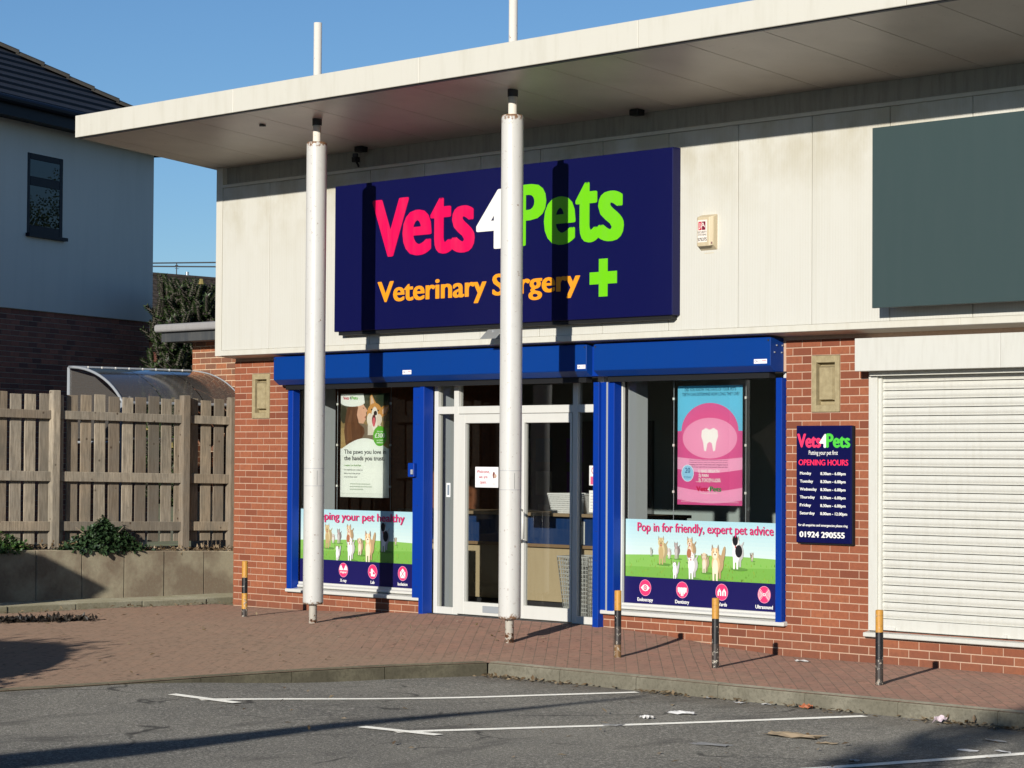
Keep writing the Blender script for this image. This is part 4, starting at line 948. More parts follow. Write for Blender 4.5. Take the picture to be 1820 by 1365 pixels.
# ------------------------------------------------------------------ inside the shop
wood_in = m_paint('counter_wood', (.46, .36, .22), .5, .25, (.3, .22, .12), 6)
ct = thing('reception_counter', (3.2, 1.9, .085), 'reception counter with blue front and pale wood base behind the glazed doors', 'counter')
MB().box(1.2, 5.2, 1.66, 2.2, .0855, .155).build('kick_board', dark_metal, ct)
MB().box(1.2, 5.2, 1.62, 2.2, .1555, .755).build('wood_base', wood_in, ct); MB().box(1.2, 5.2, 1.60, 2.2, .7905, 1.10).build('blue_front', m_paint('counter_blue', (.008, .035, .12), .4, .1), ct)
MB().box(1.18, 5.22, 1.57, 2.22, .7555, .79).build('shelf_trim', m_paint('trim_wood', (.24, .15, .08), .5, .1), ct); MB().box(1.18, 5.22, 1.52, 2.25, 1.1005, 1.135).build('counter_top', m_paint('top_wood', (.28, .2, .12), .5, .1), ct)
p = Print(1.598); p.rect(4.02, 4.24, .80, 1.05, (205, 204, 198)); p.rect(4.05, 4.2, 1.0, 1.012, (90, 90, 90)); p.rect(4.06, 4.19, .96, .965, (120, 120, 120)); p.rect(4.12, 4.14, .83, .88, (40, 40, 40)); p.build('notice', ct)
def basket(name, cx, cy, z0, wb, wt, db, dt, h, label, mat, rows, cols):
    t = thing(name, (cx, cy, z0), label, 'basket'); mb = MB()
    def ring(z, k): a = (wb + (wt - wb) * k) / 2; b = (db + (dt - db) * k) / 2; return [(cx - a, cy - b, z), (cx + a, cy - b, z), (cx + a, cy + b, z), (cx - a, cy + b, z)]
    for i in range(rows + 1):
        k = i / rows; rr = ring(z0 + h * k, k); rr.append(rr[0]); 
        for a, b in zip(rr, rr[1:]): mb.tube([a, b], .006 if i < rows else .012, 4)
    for s_ in range(4):
        lo = ring(z0, 0); hi = ring(z0 + h, 1)
        for j in range(cols + 1):
            u = j / cols; a = Vector(lo[s_]).lerp(Vector(lo[(s_ + 1) % 4]), u); b = Vector(hi[s_]).lerp(Vector(hi[(s_ + 1) % 4]), u); mb.tube([a, b], .006, 4)
    mb.build('lattice', mat, t); b_ = MB(); lo = ring(z0 + .003, 0); b_.poly(lo); b_.build('base', mat, t); return t
wplast = m_flat('white_plastic', (.75, .75, .73), .45)
basket('plastic_basket', 3.92, 1.80, 1.137, .50, .58, .3, .36, .21, 'white lattice plastic basket on the reception counter', wplast, 9, 26)
basket('laundry_basket', 4.92, .95, .087, .34, .46, .30, .40, .62, 'tall grey lattice basket on the floor behind the glazed doors', m_flat('grey_plastic', (.42, .42, .40), .5), 14, 12)
# leaflets and notices inside
nb = thing('notice_board', (2.2, 4.36, 1.2), 'grey display board with leaflets seen through the window beside the fence', 'notice board')
MB().box(-.5, 2.6, 4.35, 4.39, .7, 2.2).build('board', m_flat('felt', (.16, .17, .17), .9), nb)
p = Print(4.345)
for i in range(18):
    x = -.4 + (i % 6) * .5 + random.uniform(-.05, .05); z = .85 + (i // 6) * .42; p.rect(x, x + .3, z, z + .3, random.choice([(205, 205, 200), (120, 90, 160), (180, 150, 110), (160, 170, 165), (90, 110, 120)]))
p.build('leaflet', nb)
sh = thing('display_shelf', (7.6, 3.6, .085), 'dark display shelving with goods in the window next to the opening hours board', 'shelf')
dk = m_flat('shelf_dark', (.05, .055, .055), .6)
for z in (.45, .9, 1.35, 1.8): MB().box(6.6, 9.2, 3.4, 3.9, z, z + .03).build('shelf_board', dk, sh)
for x in (6.58, 9.2): MB().box(x, x + .03, 3.4, 3.9, .086, 2.1).build('upright', dk, sh)
gm_ = [m_flat('goods%d' % i, c, .6) for i, c in enumerate([(.2, .08, .05), (.25, .25, .22), (.05, .1, .2), (.1, .14, .06)])]
for z in (.48, .93, 1.38, 1.83):
    x = 6.66
    while x < 9.1:
        w_ = random.uniform(.12, .3); MB().box(x, x + w_ - .02, 3.45, 3.7, z + .0005, z + random.uniform(.15, .3)).build('packet', random.choice(gm_), sh); x += w_ + random.choice((0, .1))
# notices on the narrow sidelight
p = Print(.117); p.rect(5.80, 5.945, 1.47, 1.67, (240, 236, 236)); p.ring(5.87, 1.62, .03, .037, (214, 40, 80)); p.rect(5.82, 5.93, 1.48, 1.56, (226, 110, 150)); p.rect(5.80, 5.945, 1.20, 1.42, (232, 230, 226))
for i in range(6): p.rect(5.82, 5.92, 1.39 - i * .03, 1.394 - i * .03, (150, 150, 150))
p.build('sidelight_notice', entrance)
p = Print(.113); p.rect(3.635, 3.70, 1.32, 1.47, (236, 236, 232)); p.rect(3.65, 3.685, 1.34, 1.45, (130, 140, 150)); p.build('sidelight_notice', entrance)

# ------------------------------------------------------------------ bollards
def mk_boll(bands, name):
    m = NM(name); oc = m.co('Object'); z = m.math('DIVIDE', m.sep(oc)[2], .6); wv = m.world(); n = m.noise(wv, 28, 5, .65); n2 = m.noise(wv, 55, 3)
    zj = m.math('ADD', z, m.math('MULTIPLY', m.math('SUBTRACT', n, .5), .02))
    x = m.n('ShaderNodeValToRGB'); x.color_ramp.interpolation = 'CONSTANT'; e = x.color_ramp.elements
    while len(e) < len(bands): e.new(.5)
    for el, (p_, c) in zip(e, bands): el.position = p_; el.color = (*c, 1)
    m.l(zj, x.inputs[0]); c = x.outputs[0]
    low = m.math('ADD', m.ramp(z, [(.0, .10), (.5, .02), (.7, -.1)]), n)
    c = m.mix(m.ramp(low, [(.655, 0.0), (.67, 1.0)]), c, (.60, .55, .45)); c = m.mix(m.ramp(low, [(.69, 0.0), (.705, 1.0)]), c, (.13, .06, .03))
    c = m.mix(m.ramp(n2, [(.55, 0.0), (.75, .5)]), c, (.10, .07, .05)); m.set(c, .5, spec=.35); m.bump(n, .25, .003); return m.mat
YL = (.55, .27, .045); BK = (.010, .010, .011); RU = (.045, .035, .03)
b_a = mk_boll([(0, RU), (.14, YL), (.42, BK), (.70, YL)], 'bollard_banded'); b_b = mk_boll([(0, (.20, .11, .045)), (.19, RU), (.46, BK), (.70, YL)], 'bollard_worn'); b_c = mk_boll([(0, RU), (.34, BK), (.70, YL)], 'bollard_black')
def bollard(x, y, mat, label, h=.6):
    z = pav(x, y); mb = MB(); n = 20; r = .0315; prof = [(r, -.12), (r, h - .006), (r - .003, h - .001), (r - .006, h), (r - .006, h - .012), (.001, h - .014)]
    for rr, zz in prof: mb.v += [(x + rr * math.cos(2 * math.pi * i / n), y + rr * math.sin(2 * math.pi * i / n), z + zz) for i in range(n)]
    for k in range(len(prof) - 1):
        for i in range(n): j = (i + 1) % n; mb.f.append((k * n + i, k * n + j, (k + 1) * n + j, (k + 1) * n + i)); mb.m.append(0)
    o = mb.build('bollard', mat, None, (x, y, z), smooth=True); return tag(o, label, 'bollard', 'painted steel bollards along the pavement')
bollard(1.95, -1.29, b_a, 'bollard with two yellow bands by the brick corner beside the fence'); bollard(7.91, -1.60, b_b, 'bollard with rusty yellow foot in front of the right edge of the glazed entrance')
bollard(9.13, -1.64, b_c, 'bollard with peeling white patches in front of the pet picture window'); bollard(11.05, -1.80, b_c, 'yellow topped black bollard in front of the white roller shutter')

# ------------------------------------------------------------------ retaining wall, plinth, planting bed and fence on the left
rw = thing('retaining_wall', (-1.1, -2.5, 0), 'low stained concrete retaining wall of large blocks below the timber fence', 'wall')
def rtop(y): return .585 - .0255 * (y - .4)
yj = [-6.4, -5.8, -5.2, -4.6, -4.0, -3.40, -2.60, -1.98, -1.36, -.77, -.20, .39, 1.4]
for a, b in zip(yj, yj[1:]):
    mb = MB(); a += .004; b -= .004; x0, x1 = -1.36, -1.10 + random.uniform(-.004, .004)
    mb.v = [(x0, a, -.3), (x1, a, -.3), (x1, b, -.3), (x0, b, -.3), (x0, a, rtop(a)), (x1, a, rtop(a)), (x1, b, rtop(b)), (x0, b, rtop(b))]
    mb.f = [(0, 3, 2, 1), (4, 5, 6, 7), (0, 1, 5, 4), (1, 2, 6, 5), (2, 3, 7, 6), (3, 0, 4, 7)]; mb.m = [0] * 6
    bevel(mb.build('concrete_block', conc_wall, rw), .008, 2)
pl = thing('plinth', (-.7, -2.5, 0), 'worn concrete plinth slabs along the foot of the retaining wall', 'plinth')
pj_ = [-6.4, -5.5, -4.6, -3.7, -2.8, -1.9, -1.0, -.1, .8, 1.4]
for a, b in zip(pj_, pj_[1:]):
    bevel(MB().box(-1.098, -.375 + random.uniform(-.008, .008), a + .004, b - .004, -.3, .066 + random.uniform(-.004, .004)).build('plinth_slab', conc_plinth, pl), .012, 2)
mb = MB(); ys_ = fr(-6.4, 1.4, .18); xs_ = fr(-3.2, -1.3, .16)
bed = grid(xs_, ys_, lambda x, y: rtop(y) - .03 + .05 * random.random()); tag(bed.build('planting_bed', earth, smooth=True), kind='structure')
fence = thing('timber_fence', (-1.45, -2.5, .6), 'weathered timber fence of upright boards on the concrete retaining wall', 'fence')
def ftop(y): return 2.475 - .012 * (y + 2.5)
posts = [-3.41, -1.555, .303, 1.02]
for i, y in enumerate([-5.27] + posts):
    bevel(MB().box(-1.46, -1.36, y - .05, y + .05, rtop(y) - .05, ftop(y) + (.04 if i else 0) - .005).build('post', timber, fence), .006)
rails = [(2.17, .10), (1.44, .115), (.86, .11)]
pp = [-5.27] + posts
for a, b in zip(pp, pp[1:]):
    for zr, hh in rails:
        za = zr - .014 * (a + 2.0); zb_ = zr - .014 * (b + 2.0); mb = MB(); x0, x1 = -1.455, -1.405
        A, B = a + .0505, b - .0505
        mb.v = [(x0, A, za), (x1, A, za), (x1, B, zb_), (x0, B, zb_), (x0, A, za + hh), (x1, A, za + hh), (x1, B, zb_ + hh), (x0, B, zb_ + hh)]
        mb.f = [(0, 3, 2, 1), (4, 5, 6, 7), (0, 1, 5, 4), (1, 2, 6, 5), (2, 3, 7, 6), (3, 0, 4, 7)]; mb.m = [0] * 6
        bevel(mb.build('rail', timber, fence), .004)
y = -5.2
while y < 1.28:
    wd = .148 + random.uniform(-.006, .006); t = ftop(y) + random.uniform(-.02, .015); tl = random.uniform(-.006, .006); x1 = -1.4565 - random.uniform(0, .004)
    mb = MB(); mb.v = [(x1 - .02, y, .70), (x1, y, .70), (x1, y + wd, .70), (x1 - .02, y + wd, .70), (x1 - .02, y + tl, t), (x1, y + tl, t), (x1, y + wd + tl, t - .004), (x1 - .02, y + wd + tl, t - .004)]
    mb.f = [(0, 3, 2, 1), (4, 5, 6, 7), (0, 1, 5, 4), (1, 2, 6, 5), (2, 3, 7, 6), (3, 0, 4, 7)]; mb.m = [0] * 6
    bevel(mb.build('board', timber, fence), .003); y += .193 + random.uniform(-.006, .006)

# leaves for shrubs and trees
def leaf_mat(name, a, b, trans=.25):
    m = NM(name); g = m.n('ShaderNodeNewGeometry'); c = m.ramp(g.outputs['Random Per Island'], [(0, a), (1, b)]); m.set(c, .45, spec=.4); return m.mat
def leaf(mb, p, d, n, L, W_):
    d = d.normalized(); s_ = d.cross(n)
    if s_.length < 1e-3: s_ = d.orthogonal()
    s_.normalize(); nn = s_.cross(d); m_ = p + d * L * .5
    mb.v += [tuple(p), tuple(m_ + s_ * W_ + nn * W_ * .3), tuple(p + d * L), tuple(m_ - s_ * W_ + nn * W_ * .3)]; b = len(mb.v) - 4; mb.f += [(b, b + 1, b + 2), (b, b + 2, b + 3)]; mb.m += [0, 0]
ivy_m = leaf_mat('ivy_leaf', (.012, .028, .012), (.045, .085, .03)); bush_m = leaf_mat('bush_leaf', (.02, .05, .012), (.06, .12, .025))
def rv(): 
    while True:
        v = Vector((random.uniform(-1, 1), random.uniform(-1, 1), random.uniform(-1, 1)))
        if .05 < v.length < 1: return v
def bush(name, c, rx, ry, h, n, mat, L, label, peak=True):
    t = thing(name, c, label, 'shrub'); mb = MB(); c = Vector(c)
    for i in range(n):
        v = rv(); u = random.random() ** .6; z = abs(v.z); k = (1 - z * .8) if peak else 1
        p = c + Vector((v.normalized().x * rx * k * (.55 + .45 * u), v.normalized().y * ry * k * (.55 + .45 * u), z * h * random.uniform(.6, 1.0)))
        leaf(mb, p, rv() + Vector((0, 0, -.2)), (p - c) + rv() * .3 + Vector((0, 0, .4)), L * random.uniform(.6, 1.2), L * .33)
    mb.build('foliage', mat, t)
    if rx > 1:
        hm = MB(); n1, n2_ = 10, 24
        for i in range(n1 + 1):
            for j in range(n2_):
                a_ = R(90 * i / n1); b_ = 6.2832 * j / n2_; k_ = .86 + .05 * math.sin(5 * b_ + i); hm.v.append((c.x + rx * k_ * math.cos(a_) * math.cos(b_), c.y + ry * k_ * math.cos(a_) * math.sin(b_), c.z + h * .88 * math.sin(a_)))
        for i in range(n1):
            for j in range(n2_): q = (j + 1) % n2_; hm.f.append((i * n2_ + j, i * n2_ + q, (i + 1) * n2_ + q, (i + 1) * n2_ + j)); hm.m.append(0)
        hm.build('shadow_core', mat, t, smooth=True)  # solid core added so the big shrub's shadow has no gaps
    st = MB()
    for i in range(7):
        a = random.uniform(0, 6.28); st.tube([c + Vector((0, 0, -.05)), c + Vector((math.cos(a) * rx * .3, math.sin(a) * ry * .3, h * .4)), c + Vector((math.cos(a) * rx * .55, math.sin(a) * ry * .55, h * .65))], [.012, .008, .004], 5)
    st.build('stem', timber, t); return t
bush('ivy_shrub', (-1.21, -1.0, .61), .17, .68, .44, 2300, ivy_m, .07, 'dark glossy ivy mound at the foot of the fence on the retaining wall')
bush('low_shrub', (-1.22, -2.42, .63), .16, .42, .24, 1000, bush_m, .055, 'low green shrub on the retaining wall left of a fence post', False)
dl_m = leaf_mat('dead_leaf', (.12, .07, .03), (.34, .26, .16))
mb = MB()
for i in range(700):
    y = random.uniform(-4, 1.3); x = random.uniform(-1.38, -1.12); leaf(mb, Vector((x, y, rtop(y) + random.uniform(-.0, .045 + .04 * (abs(y + 1.6) < .35)))), rv(), rv() + Vector((0, 0, 1)), random.uniform(.03, .08), .012)
tag(mb.build('leaf_litter', dl_m), 'dry leaf litter along the top of the retaining wall', 'leaves', kind='stuff')

# ------------------------------------------------------------------ rear brick wing with grey gutter
wing = thing('rear_wing', (-1.5, 3, 0), 'lower brick building with grey coping behind the timber fence', 'building')
MB().box(-2.862, .02, 1.456, 6.5, -.4, 3.22).build('wall_core', mortar_pale, wing)
cnt = 0
for c in range(-6, 20):
    for a, b in course(c + 1, -2.87, -1.2, .01):
        if b - a < .05: continue
        inst('brick', brick_data(b - a - .010, brick_mixed), ((a + b) / 2, 1.45, kz(c + 1) + .005), wing); cnt += 1
grey_fascia = m_paint('grey_fascia', (.055, .06, .065), .5, .2)
lead = m_paint('lead_coping', (.33, .32, .31), .6, .4, (.2, .19, .18), 4)
bevel(MB().box(-3.12, -.03, 1.14, 6.6, 3.205, 3.33).build('fascia', grey_fascia, wing), .006)
bevel(MB().box(-3.19, -.035, 1.06, 6.7, 3.3305, 3.435).build('coping', lead, wing), .035, 3)
mb = MB(); mb.prism_x([(1.3, 3.436), (3.2, 4.1), (3.2, 3.436)], -1.9, -.04); mb.build('roof_upstand', lead, wing)

# ------------------------------------------------------------------ curved translucent shelter behind the fence
sh2 = thing('curved_shelter', (-2.4, .5, 0), 'curved clear plastic shelter roof on steel hoops behind the timber fence', 'shelter')
def arc(y, r_=1.0, n=12):
    out = []
    for i in range(n + 1):
        t = R(90 - 62 * i / n); out.append((-2.87 + 1.34 * math.cos(t) * r_, y, 2.835 - (1 - math.sin(t)) * .86 * r_ - .0))
    return out
ya, yb = -.42, 1.42
A_, B_ = arc(ya), arc(yb); NS = 3
for k in range(NS):
    mb = MB(); y0_ = ya + (yb - ya) * k / NS; y1_ = ya + (yb - ya) * (k + 1) / NS; P0_, P1_ = arc(y0_ + .006), arc(y1_ - .006); n = len(P0_)
    mb.v = P0_ + P1_; mb.f = [(i, i + 1, n + i + 1, n + i) for i in range(n - 1)]; mb.m = [0] * (n - 1); mb.build('roof_sheet', poly_m, sh2, smooth=True)
for y in (ya, yb): MB().tube(arc(y, 1.006), .009 if y != ya else .018, 8).build('hoop', grey_metal, sh2, smooth=True)
for y in (ya, .5, 1.40): MB().tube([(-2.87, y, -.3), (-2.87, y, 2.83)], .022, 8).build('leg', grey_metal, sh2); MB().tube([(-1.70, y, -.3), (-1.70, y, 2.38)], .022, 8).build('leg', grey_metal, sh2)
for q in (0, 12): MB().tube([A_[q], B_[q]], .02, 8).build('purlin', grey_metal, sh2)
MB().tube([(-2.87, ya, 1.9), (-1.7, ya, 1.9)], .016, 8).tube([(-2.87, ya, 1.95), (-2.87, yb, 1.95)], .016, 8).build('cross_rail', grey_metal, sh2)
mb = MB()
for i in range(1, 9): mb.cyl((A_[1][0], ya + (yb - ya) * i / 9), .012, A_[1][2] + .002, A_[1][2] + .016, 8)
mb.build('fixing', upvc, sh2)
mb = MB(); mb.poly([(-2.87, ya + .006, 1.95), (-1.75, ya + .006, 1.95), (-1.75, ya + .006, 2.42), (-2.3, ya + .006, 2.7), (-2.87, ya + .006, 2.80)]); mb.build('end_sheet', poly_m, sh2)

# ------------------------------------------------------------------ rendered house on the left (own axes: +x out of the visible wall, +y to its far corner)
render_m = m_paint('house_render', (.80, .74, .66), .85, .25, (.56, .52, .46), 1.2, spec=.15)
hs = thing('rendered_house', (-8.43, 4.69, 0), 'house with pale render over dark brick and a hipped tile roof', 'building', rz=R(25))
MB().box(-8, 0, -9, 0, 3.795, 6.44).build('render_wall', render_m, hs, local=True)
MB().box(-7.95, -.036, -8.95, -.036, -.4, 3.7945).build('brick_core', mortar_house, hs, local=True)
hrest = MB()
for c in range(0, 44):
    z = 3.79 - .075 * (c + 1); st = -.03 - (.1125 if c % 2 else 0)
    cells = ([(-.1425, -.03)] if c % 2 else []) + [(st - .225 * (k + 1), st - .225 * k) for k in range(39)]
    for a, b in cells:
        if c < 13 and a > -4.75:
            o = inst('brick', brick_data(b - a - .010, brick_house), (-.03, (a + b) / 2, z + .005), hs, True); o.rotation_euler = (0, 0, R(90))
        else:
            bmh = brick_mesh(b - a - .010); b0 = len(hrest.v); hrest.v += [(-.03 - p[1], (a + b) / 2 + p[0], p[2] + z + .005) for p in bmh.v]; hrest.f += [tuple(b0 + i for i in f) for f in bmh.f]; hrest.m += bmh.m
bj = brick_house.copy(); bj.name = 'brick_house_joined'; _t = bj.node_tree; _oi = [n for n in _t.nodes if n.type == 'OBJECT_INFO'][0]; _cr = _oi.outputs['Random'].links[0].to_socket; _t.links.new(_t.nodes.new('ShaderNodeNewGeometry').outputs['Random Per Island'], _cr)
tag(hrest.build('brickwork', bj, hs, local=True), kind='stuff')
wd_m = m_paint('navy_joinery', (.006, .009, .020), .5, .05, (.02, .02, .03), spec=.15); roof_m = None
def mk_roof(name, col, d):
    m = NM(name); n = m.noise(m.world(), 6, 5); n2 = m.noise(m.world(), 40, 4); c = m.mix(m.ramp(n, [(.35, 0.0), (.75, .7)]), col, d); c = m.mix(m.ramp(n2, [(.66, 0.0), (.74, .5)]), c, (.20, .18, .10)); m.set(c, .75, spec=.25); m.bump(n2, .3, .01); return m.mat
tile_dark = mk_roof('tile_dark', (.030, .034, .044), (.018, .02, .028)); tile_hip = mk_roof('tile_hip', (.07, .062, .05), (.04, .036, .03)); tile_brown = mk_roof('tile_brown', (.085, .065, .05), (.05, .04, .032))
OV = .40; EZ = 6.64; TP = .588
MB().box(-8 - OV, OV - .03, -9 - OV, OV - .03, 6.4405, 6.47).build('eaves_soffit', wd_m, hs, local=True)
MB().box(OV - .03, OV, -9 - OV, OV, 6.40, 6.63).box(-8 - OV, OV - .031, OV - .03, OV, 6.40, 6.63).build('fascia_board', wd_m, hs, local=True)
MB().tube([(OV + .055, -9.4, 6.61), (OV + .055, .42, 6.61)], .055, 10).build('gutter', wd_m, hs, local=True)
# roof courses on the visible slope and the far hip slope
depth = 4.2 + OV
gauge = .30; nC = int(math.hypot(depth, depth * TP) / gauge)
for k in range(nC):
    u0 = k * gauge / math.hypot(1, TP); u1 = (k + 1.12) * gauge / math.hypot(1, TP)
    x0 = OV - u0; x1 = OV - u1; za = EZ + TP * u0 + .055; zb_ = EZ + TP * u1 + .012; yh0 = OV - u0; yh1 = OV - u1
    mb = MB(); yl = -9 - OV
    mb.v = [(x0, yl, za), (x0, yh0, za), (x1, yh1, zb_), (x1, yl, zb_), (x0, yl, za - .045), (x0, yh0, za - .045)]
    mb.f = [(0, 1, 2, 3), (4, 5, 1, 0)]; mb.m = [0, 0]; mb.build('tile_course', tile_dark, hs, local=True)
    mb = MB(); mb.v = [(yl + 1, OV - u0, za), (OV - u0, OV - u0, za), (OV - u1, OV - u1, zb_), (yl + 1, OV - u1, zb_), (yl + 1, OV - u0, za - .045), (OV - u0, OV - u0, za - .045)]
    mb.f = [(0, 3, 2, 1), (4, 0, 1, 5)]; mb.m = [0, 0]; mb.build('tile_course', tile_dark, hs, local=True)
# hip tiles one by one
hl = .42; a = Vector((OV, OV, EZ + .075)); d = Vector((-1, -1, TP)).normalized(); k = 0
while k * hl < 5.6:
    p0 = a + d * (k * hl - .02); p1 = a + d * ((k + 1) * hl + .02); s_ = Vector((-1, 1, 0)).normalized(); up_ = d.cross(s_) * -1
    if up_.z < 0: up_ = -up_
    mb = MB()
    for q, lift in ((p0, .03), (p1, .005)):
        for ang in (-80, -50, -20, 20, 50, 80): mb.v.append(tuple(q + s_ * math.sin(R(ang)) * .13 + up_ * (math.cos(R(ang)) * .10 - .085 + lift)))
    for i in range(5): mb.f.append((i, i + 1, 7 + i, 6 + i)); mb.m.append(0)
    mb.f.append((0, 1, 2, 3, 4, 5)); mb.m.append(0)
    mb.build('hip_tile', tile_hip, hs, local=True); k += 1
# window
wy0, wy1, wz0, wz1 = -3.53, -2.60, 4.885, 6.03
hw = MB(); fw_ = .07
hw.box(-.10, .006, wy0, wy0 + fw_, wz0, wz1).box(-.10, .006, wy1 - fw_ - .02, wy1, wz0, wz1).box(-.10, .0055, wy0 + fw_, wy1 - fw_ - .02, wz1 - .09, wz1).box(-.10, .0055, wy0 + fw_, wy1 - fw_ - .02, wz0, wz0 + .12).box(-.10, .0058, wy0 + fw_, wy1 - fw_ - .02, 5.57, 5.70)
hwin = bevel(hw.build('window', wd_m, hs, local=True), .006)
def hpane(z0, z1):
    mb = MB(); mb.poly([(.002, wy0 + fw_, z0), (.002, wy1 - fw_ - .02, z0), (.002, wy1 - fw_ - .02, z1), (.002, wy0 + fw_, z1)]); o = mb.build('pane', glass_dark, None, local=True); o.parent = hwin; o.location = Vector((0, 0, 0)) - Vector(hwin.location)
hpane(5.70, wz1 - .09); hpane(wz0 + .12, 5.57)
o = MB().box(-.02, .07, wy0 - .03, wy1 + .05, wz0 - .05, wz0 - .002).build('sill', wd_m, None, local=True); o.parent = hwin; o.location = -Vector(hwin.location)

# ------------------------------------------------------------------ far house roof, aerial, cables
fh = thing('far_house', (-82.7, 58.2, 0), 'distant house with a brown tiled roof behind the evergreen tree', 'building', rz=R(7.6))
fz = 10.85
MB().box(-9.0, 4.6, -20, 20, -.6, 7.2).build('wall', brick_house, fh, local=True)
nC = 20; run = 5.2; rise = 3.6
for k in range(nC):
    t0, t1 = k / nC, (k + 1.15) / nC; xa, xb = run * (1 - t0), run * (1 - t1); za, zb_ = fz - rise * (1 - t0) + .07, fz - rise * (1 - t1)
    mb = MB(); N = 160; L = 40
    for (xx, zz) in ((xa, za), (xb, zb_), (xa, za - .06)):
        for i in range(N + 1): mb.v.append((xx, -20 + L * i / N, zz + .035 * (i % 2)))
    for i in range(N): mb.f += [(i, i + 1, N + 1 + i + 1, N + 1 + i), (2 * N + 2 + i, 2 * N + 2 + i + 1, i + 1, i)]; mb.m += [0, 0]
    mb.build('tile_course', tile_brown, fh, local=True)
MB().tube([(0, -20, fz + .04), (0, 20, fz + .04)], .13, 10).build('ridge', tile_brown, fh, local=True)
mb = MB(); mb.poly([(0, -20, fz), (-9, -20, fz - rise), (-9, 20, fz - rise), (0, 20, fz)]); mb.build('rear_slope', tile_brown, fh, local=True)
MB().cyl((0, .3), .09, fz, fz + .33, 14).build('flue', m_flat('flue_steel', (.5, .5, .5), .3, .9), fh, local=True)
MB().tube([(0, -.45, fz), (0, -.45, fz + .72)], .025, 6).tube([(0, -.62, fz + .55), (0, -.25, fz + .55)], .015, 5).tube([(0, -.56, fz + .46), (0, -.3, fz + .46)], .012, 5).tube([(-.1, -.45, fz + .62), (.1, -.45, fz + .62)], .02, 5).build('aerial', dark_metal, fh, local=True)

# ------------------------------------------------------------------ monkey puzzle tree
mp_leaf = leaf_mat('needle_leaf', (.010, .020, .008), (.06, .095, .03)); bark = m_paint('bark', (.06, .05, .04), .9, .3); cone_m = m_flat('cone', (.24, .19, .06), .8)
mt = thing('evergreen_tree', (-7.07, 4.74, -.4), 'dense evergreen tree with rope-like spiky branches behind the shelter', 'tree')
MB().tube([(-7.07, 4.74, -.5), (-7.07, 4.74, 2.4), (-7.07, 4.76, 4.2)], [.22, .18, .06], 10).build('trunk', bark, mt)
lf = MB(); br = MB()
def rope(pts, r_):
    br.tube(pts, [.03, .026, .022, .014][:len(pts)] if len(pts) <= 4 else .02, 5)
    for (a, b) in zip(pts, pts[1:]):
        a = Vector(a); b = Vector(b); t = (b - a).normalized(); o = t.orthogonal().normalized(); q = t.cross(o); n = max(3, int((b - a).length / .03))
        for i in range(n):
            p = a.lerp(b, i / n)
            for j in range(5):
                an = 6.283 * j / 5 + i * .9; dd = o * math.cos(an) + q * math.sin(an)
                leaf(lf, p + dd * .01, dd * .9 + t * .75, t, r_ * random.uniform(.8, 1.2), r_ * .26)
cones = []
def tip(p):
    if len(cones) < 26: cones.append(MB().cyl((p[0], p[1]), .05, p[2] - .02, p[2] + .06, 8, r1=.03).build('cone', cone_m, mt))
for i in range(430):
    z = 1.0 + 3.1 * random.random() ** .75; an = random.uniform(0, 6.283); L = (1.05 - .06 * (z - 1.9)) * random.uniform(.45, 1.05)
    if z > 3.95: L *= .85
    dv = Vector((math.cos(an), math.sin(an), 0)); p0 = Vector((-7.07, 4.74, z)); p1 = p0 + dv * L * .45 + Vector((0, 0, -.05)); p2 = p0 + dv * L * .8 + Vector((0, 0, .02)); p3 = p0 + dv * L + Vector((0, 0, .22))
    rope([p1, p2, p3], .075); br.tube([p0, p1], .028, 5)
    for k in range(random.randint(2, 4)):
        b0 = p1.lerp(p3, random.uniform(0, .8)); sd = Vector((-dv.y, dv.x, 0)) * random.choice((-1, 1)); e0 = b0 + sd * random.uniform(.08, .2) + dv * .10; e1 = e0 + sd * .08 + Vector((0, 0, random.uniform(.12, .28)))
        rope([b0, e0, e1], .065)
        if random.random() < .05: tip(e1)
    if random.random() < .06: tip(p3)
lf.build('crown', mp_leaf, mt); br.build('limb', bark, mt)

# overhead cables far behind, strung between two poles outside the picture
def cable(p, q, sag, label):
    p = Vector(p); q = Vector(q); pts = [p.lerp(q, i / 16) - Vector((0, 0, sag * 4 * (i / 16) * (1 - i / 16))) for i in range(17)]
    tag(MB().tube(pts, .02, 5).build('overhead_cable', black_m), label, 'cable', 'cables above the distant roof')

for k, (zp, zq) in enumerate(((7.06, 7.09), (6.97, 6.97))):
    P_ = Vector((-34.07, 22.53, zp)); Q_ = Vector((-32.86, 23.83, zq)); dd = Q_ - P_
    cable(P_ - dd * 14, Q_ + dd * 14, .0, ('upper' if k == 0 else 'lower') + ' of two thin black cables above the distant brown roof')
for sgn in (-14, 15):
    q = Vector((-34.07, 22.53, 0)) + Vector((1.21, 1.30, 0)) * sgn
    tag(MB().tube([(q.x, q.y, -.6), (q.x, q.y, 7.6)], [.13, .10], 10).build('utility_pole', timber), 'timber utility pole carrying two cables behind the ' + ('rendered house' if sgn < 0 else 'shop'), 'pole')

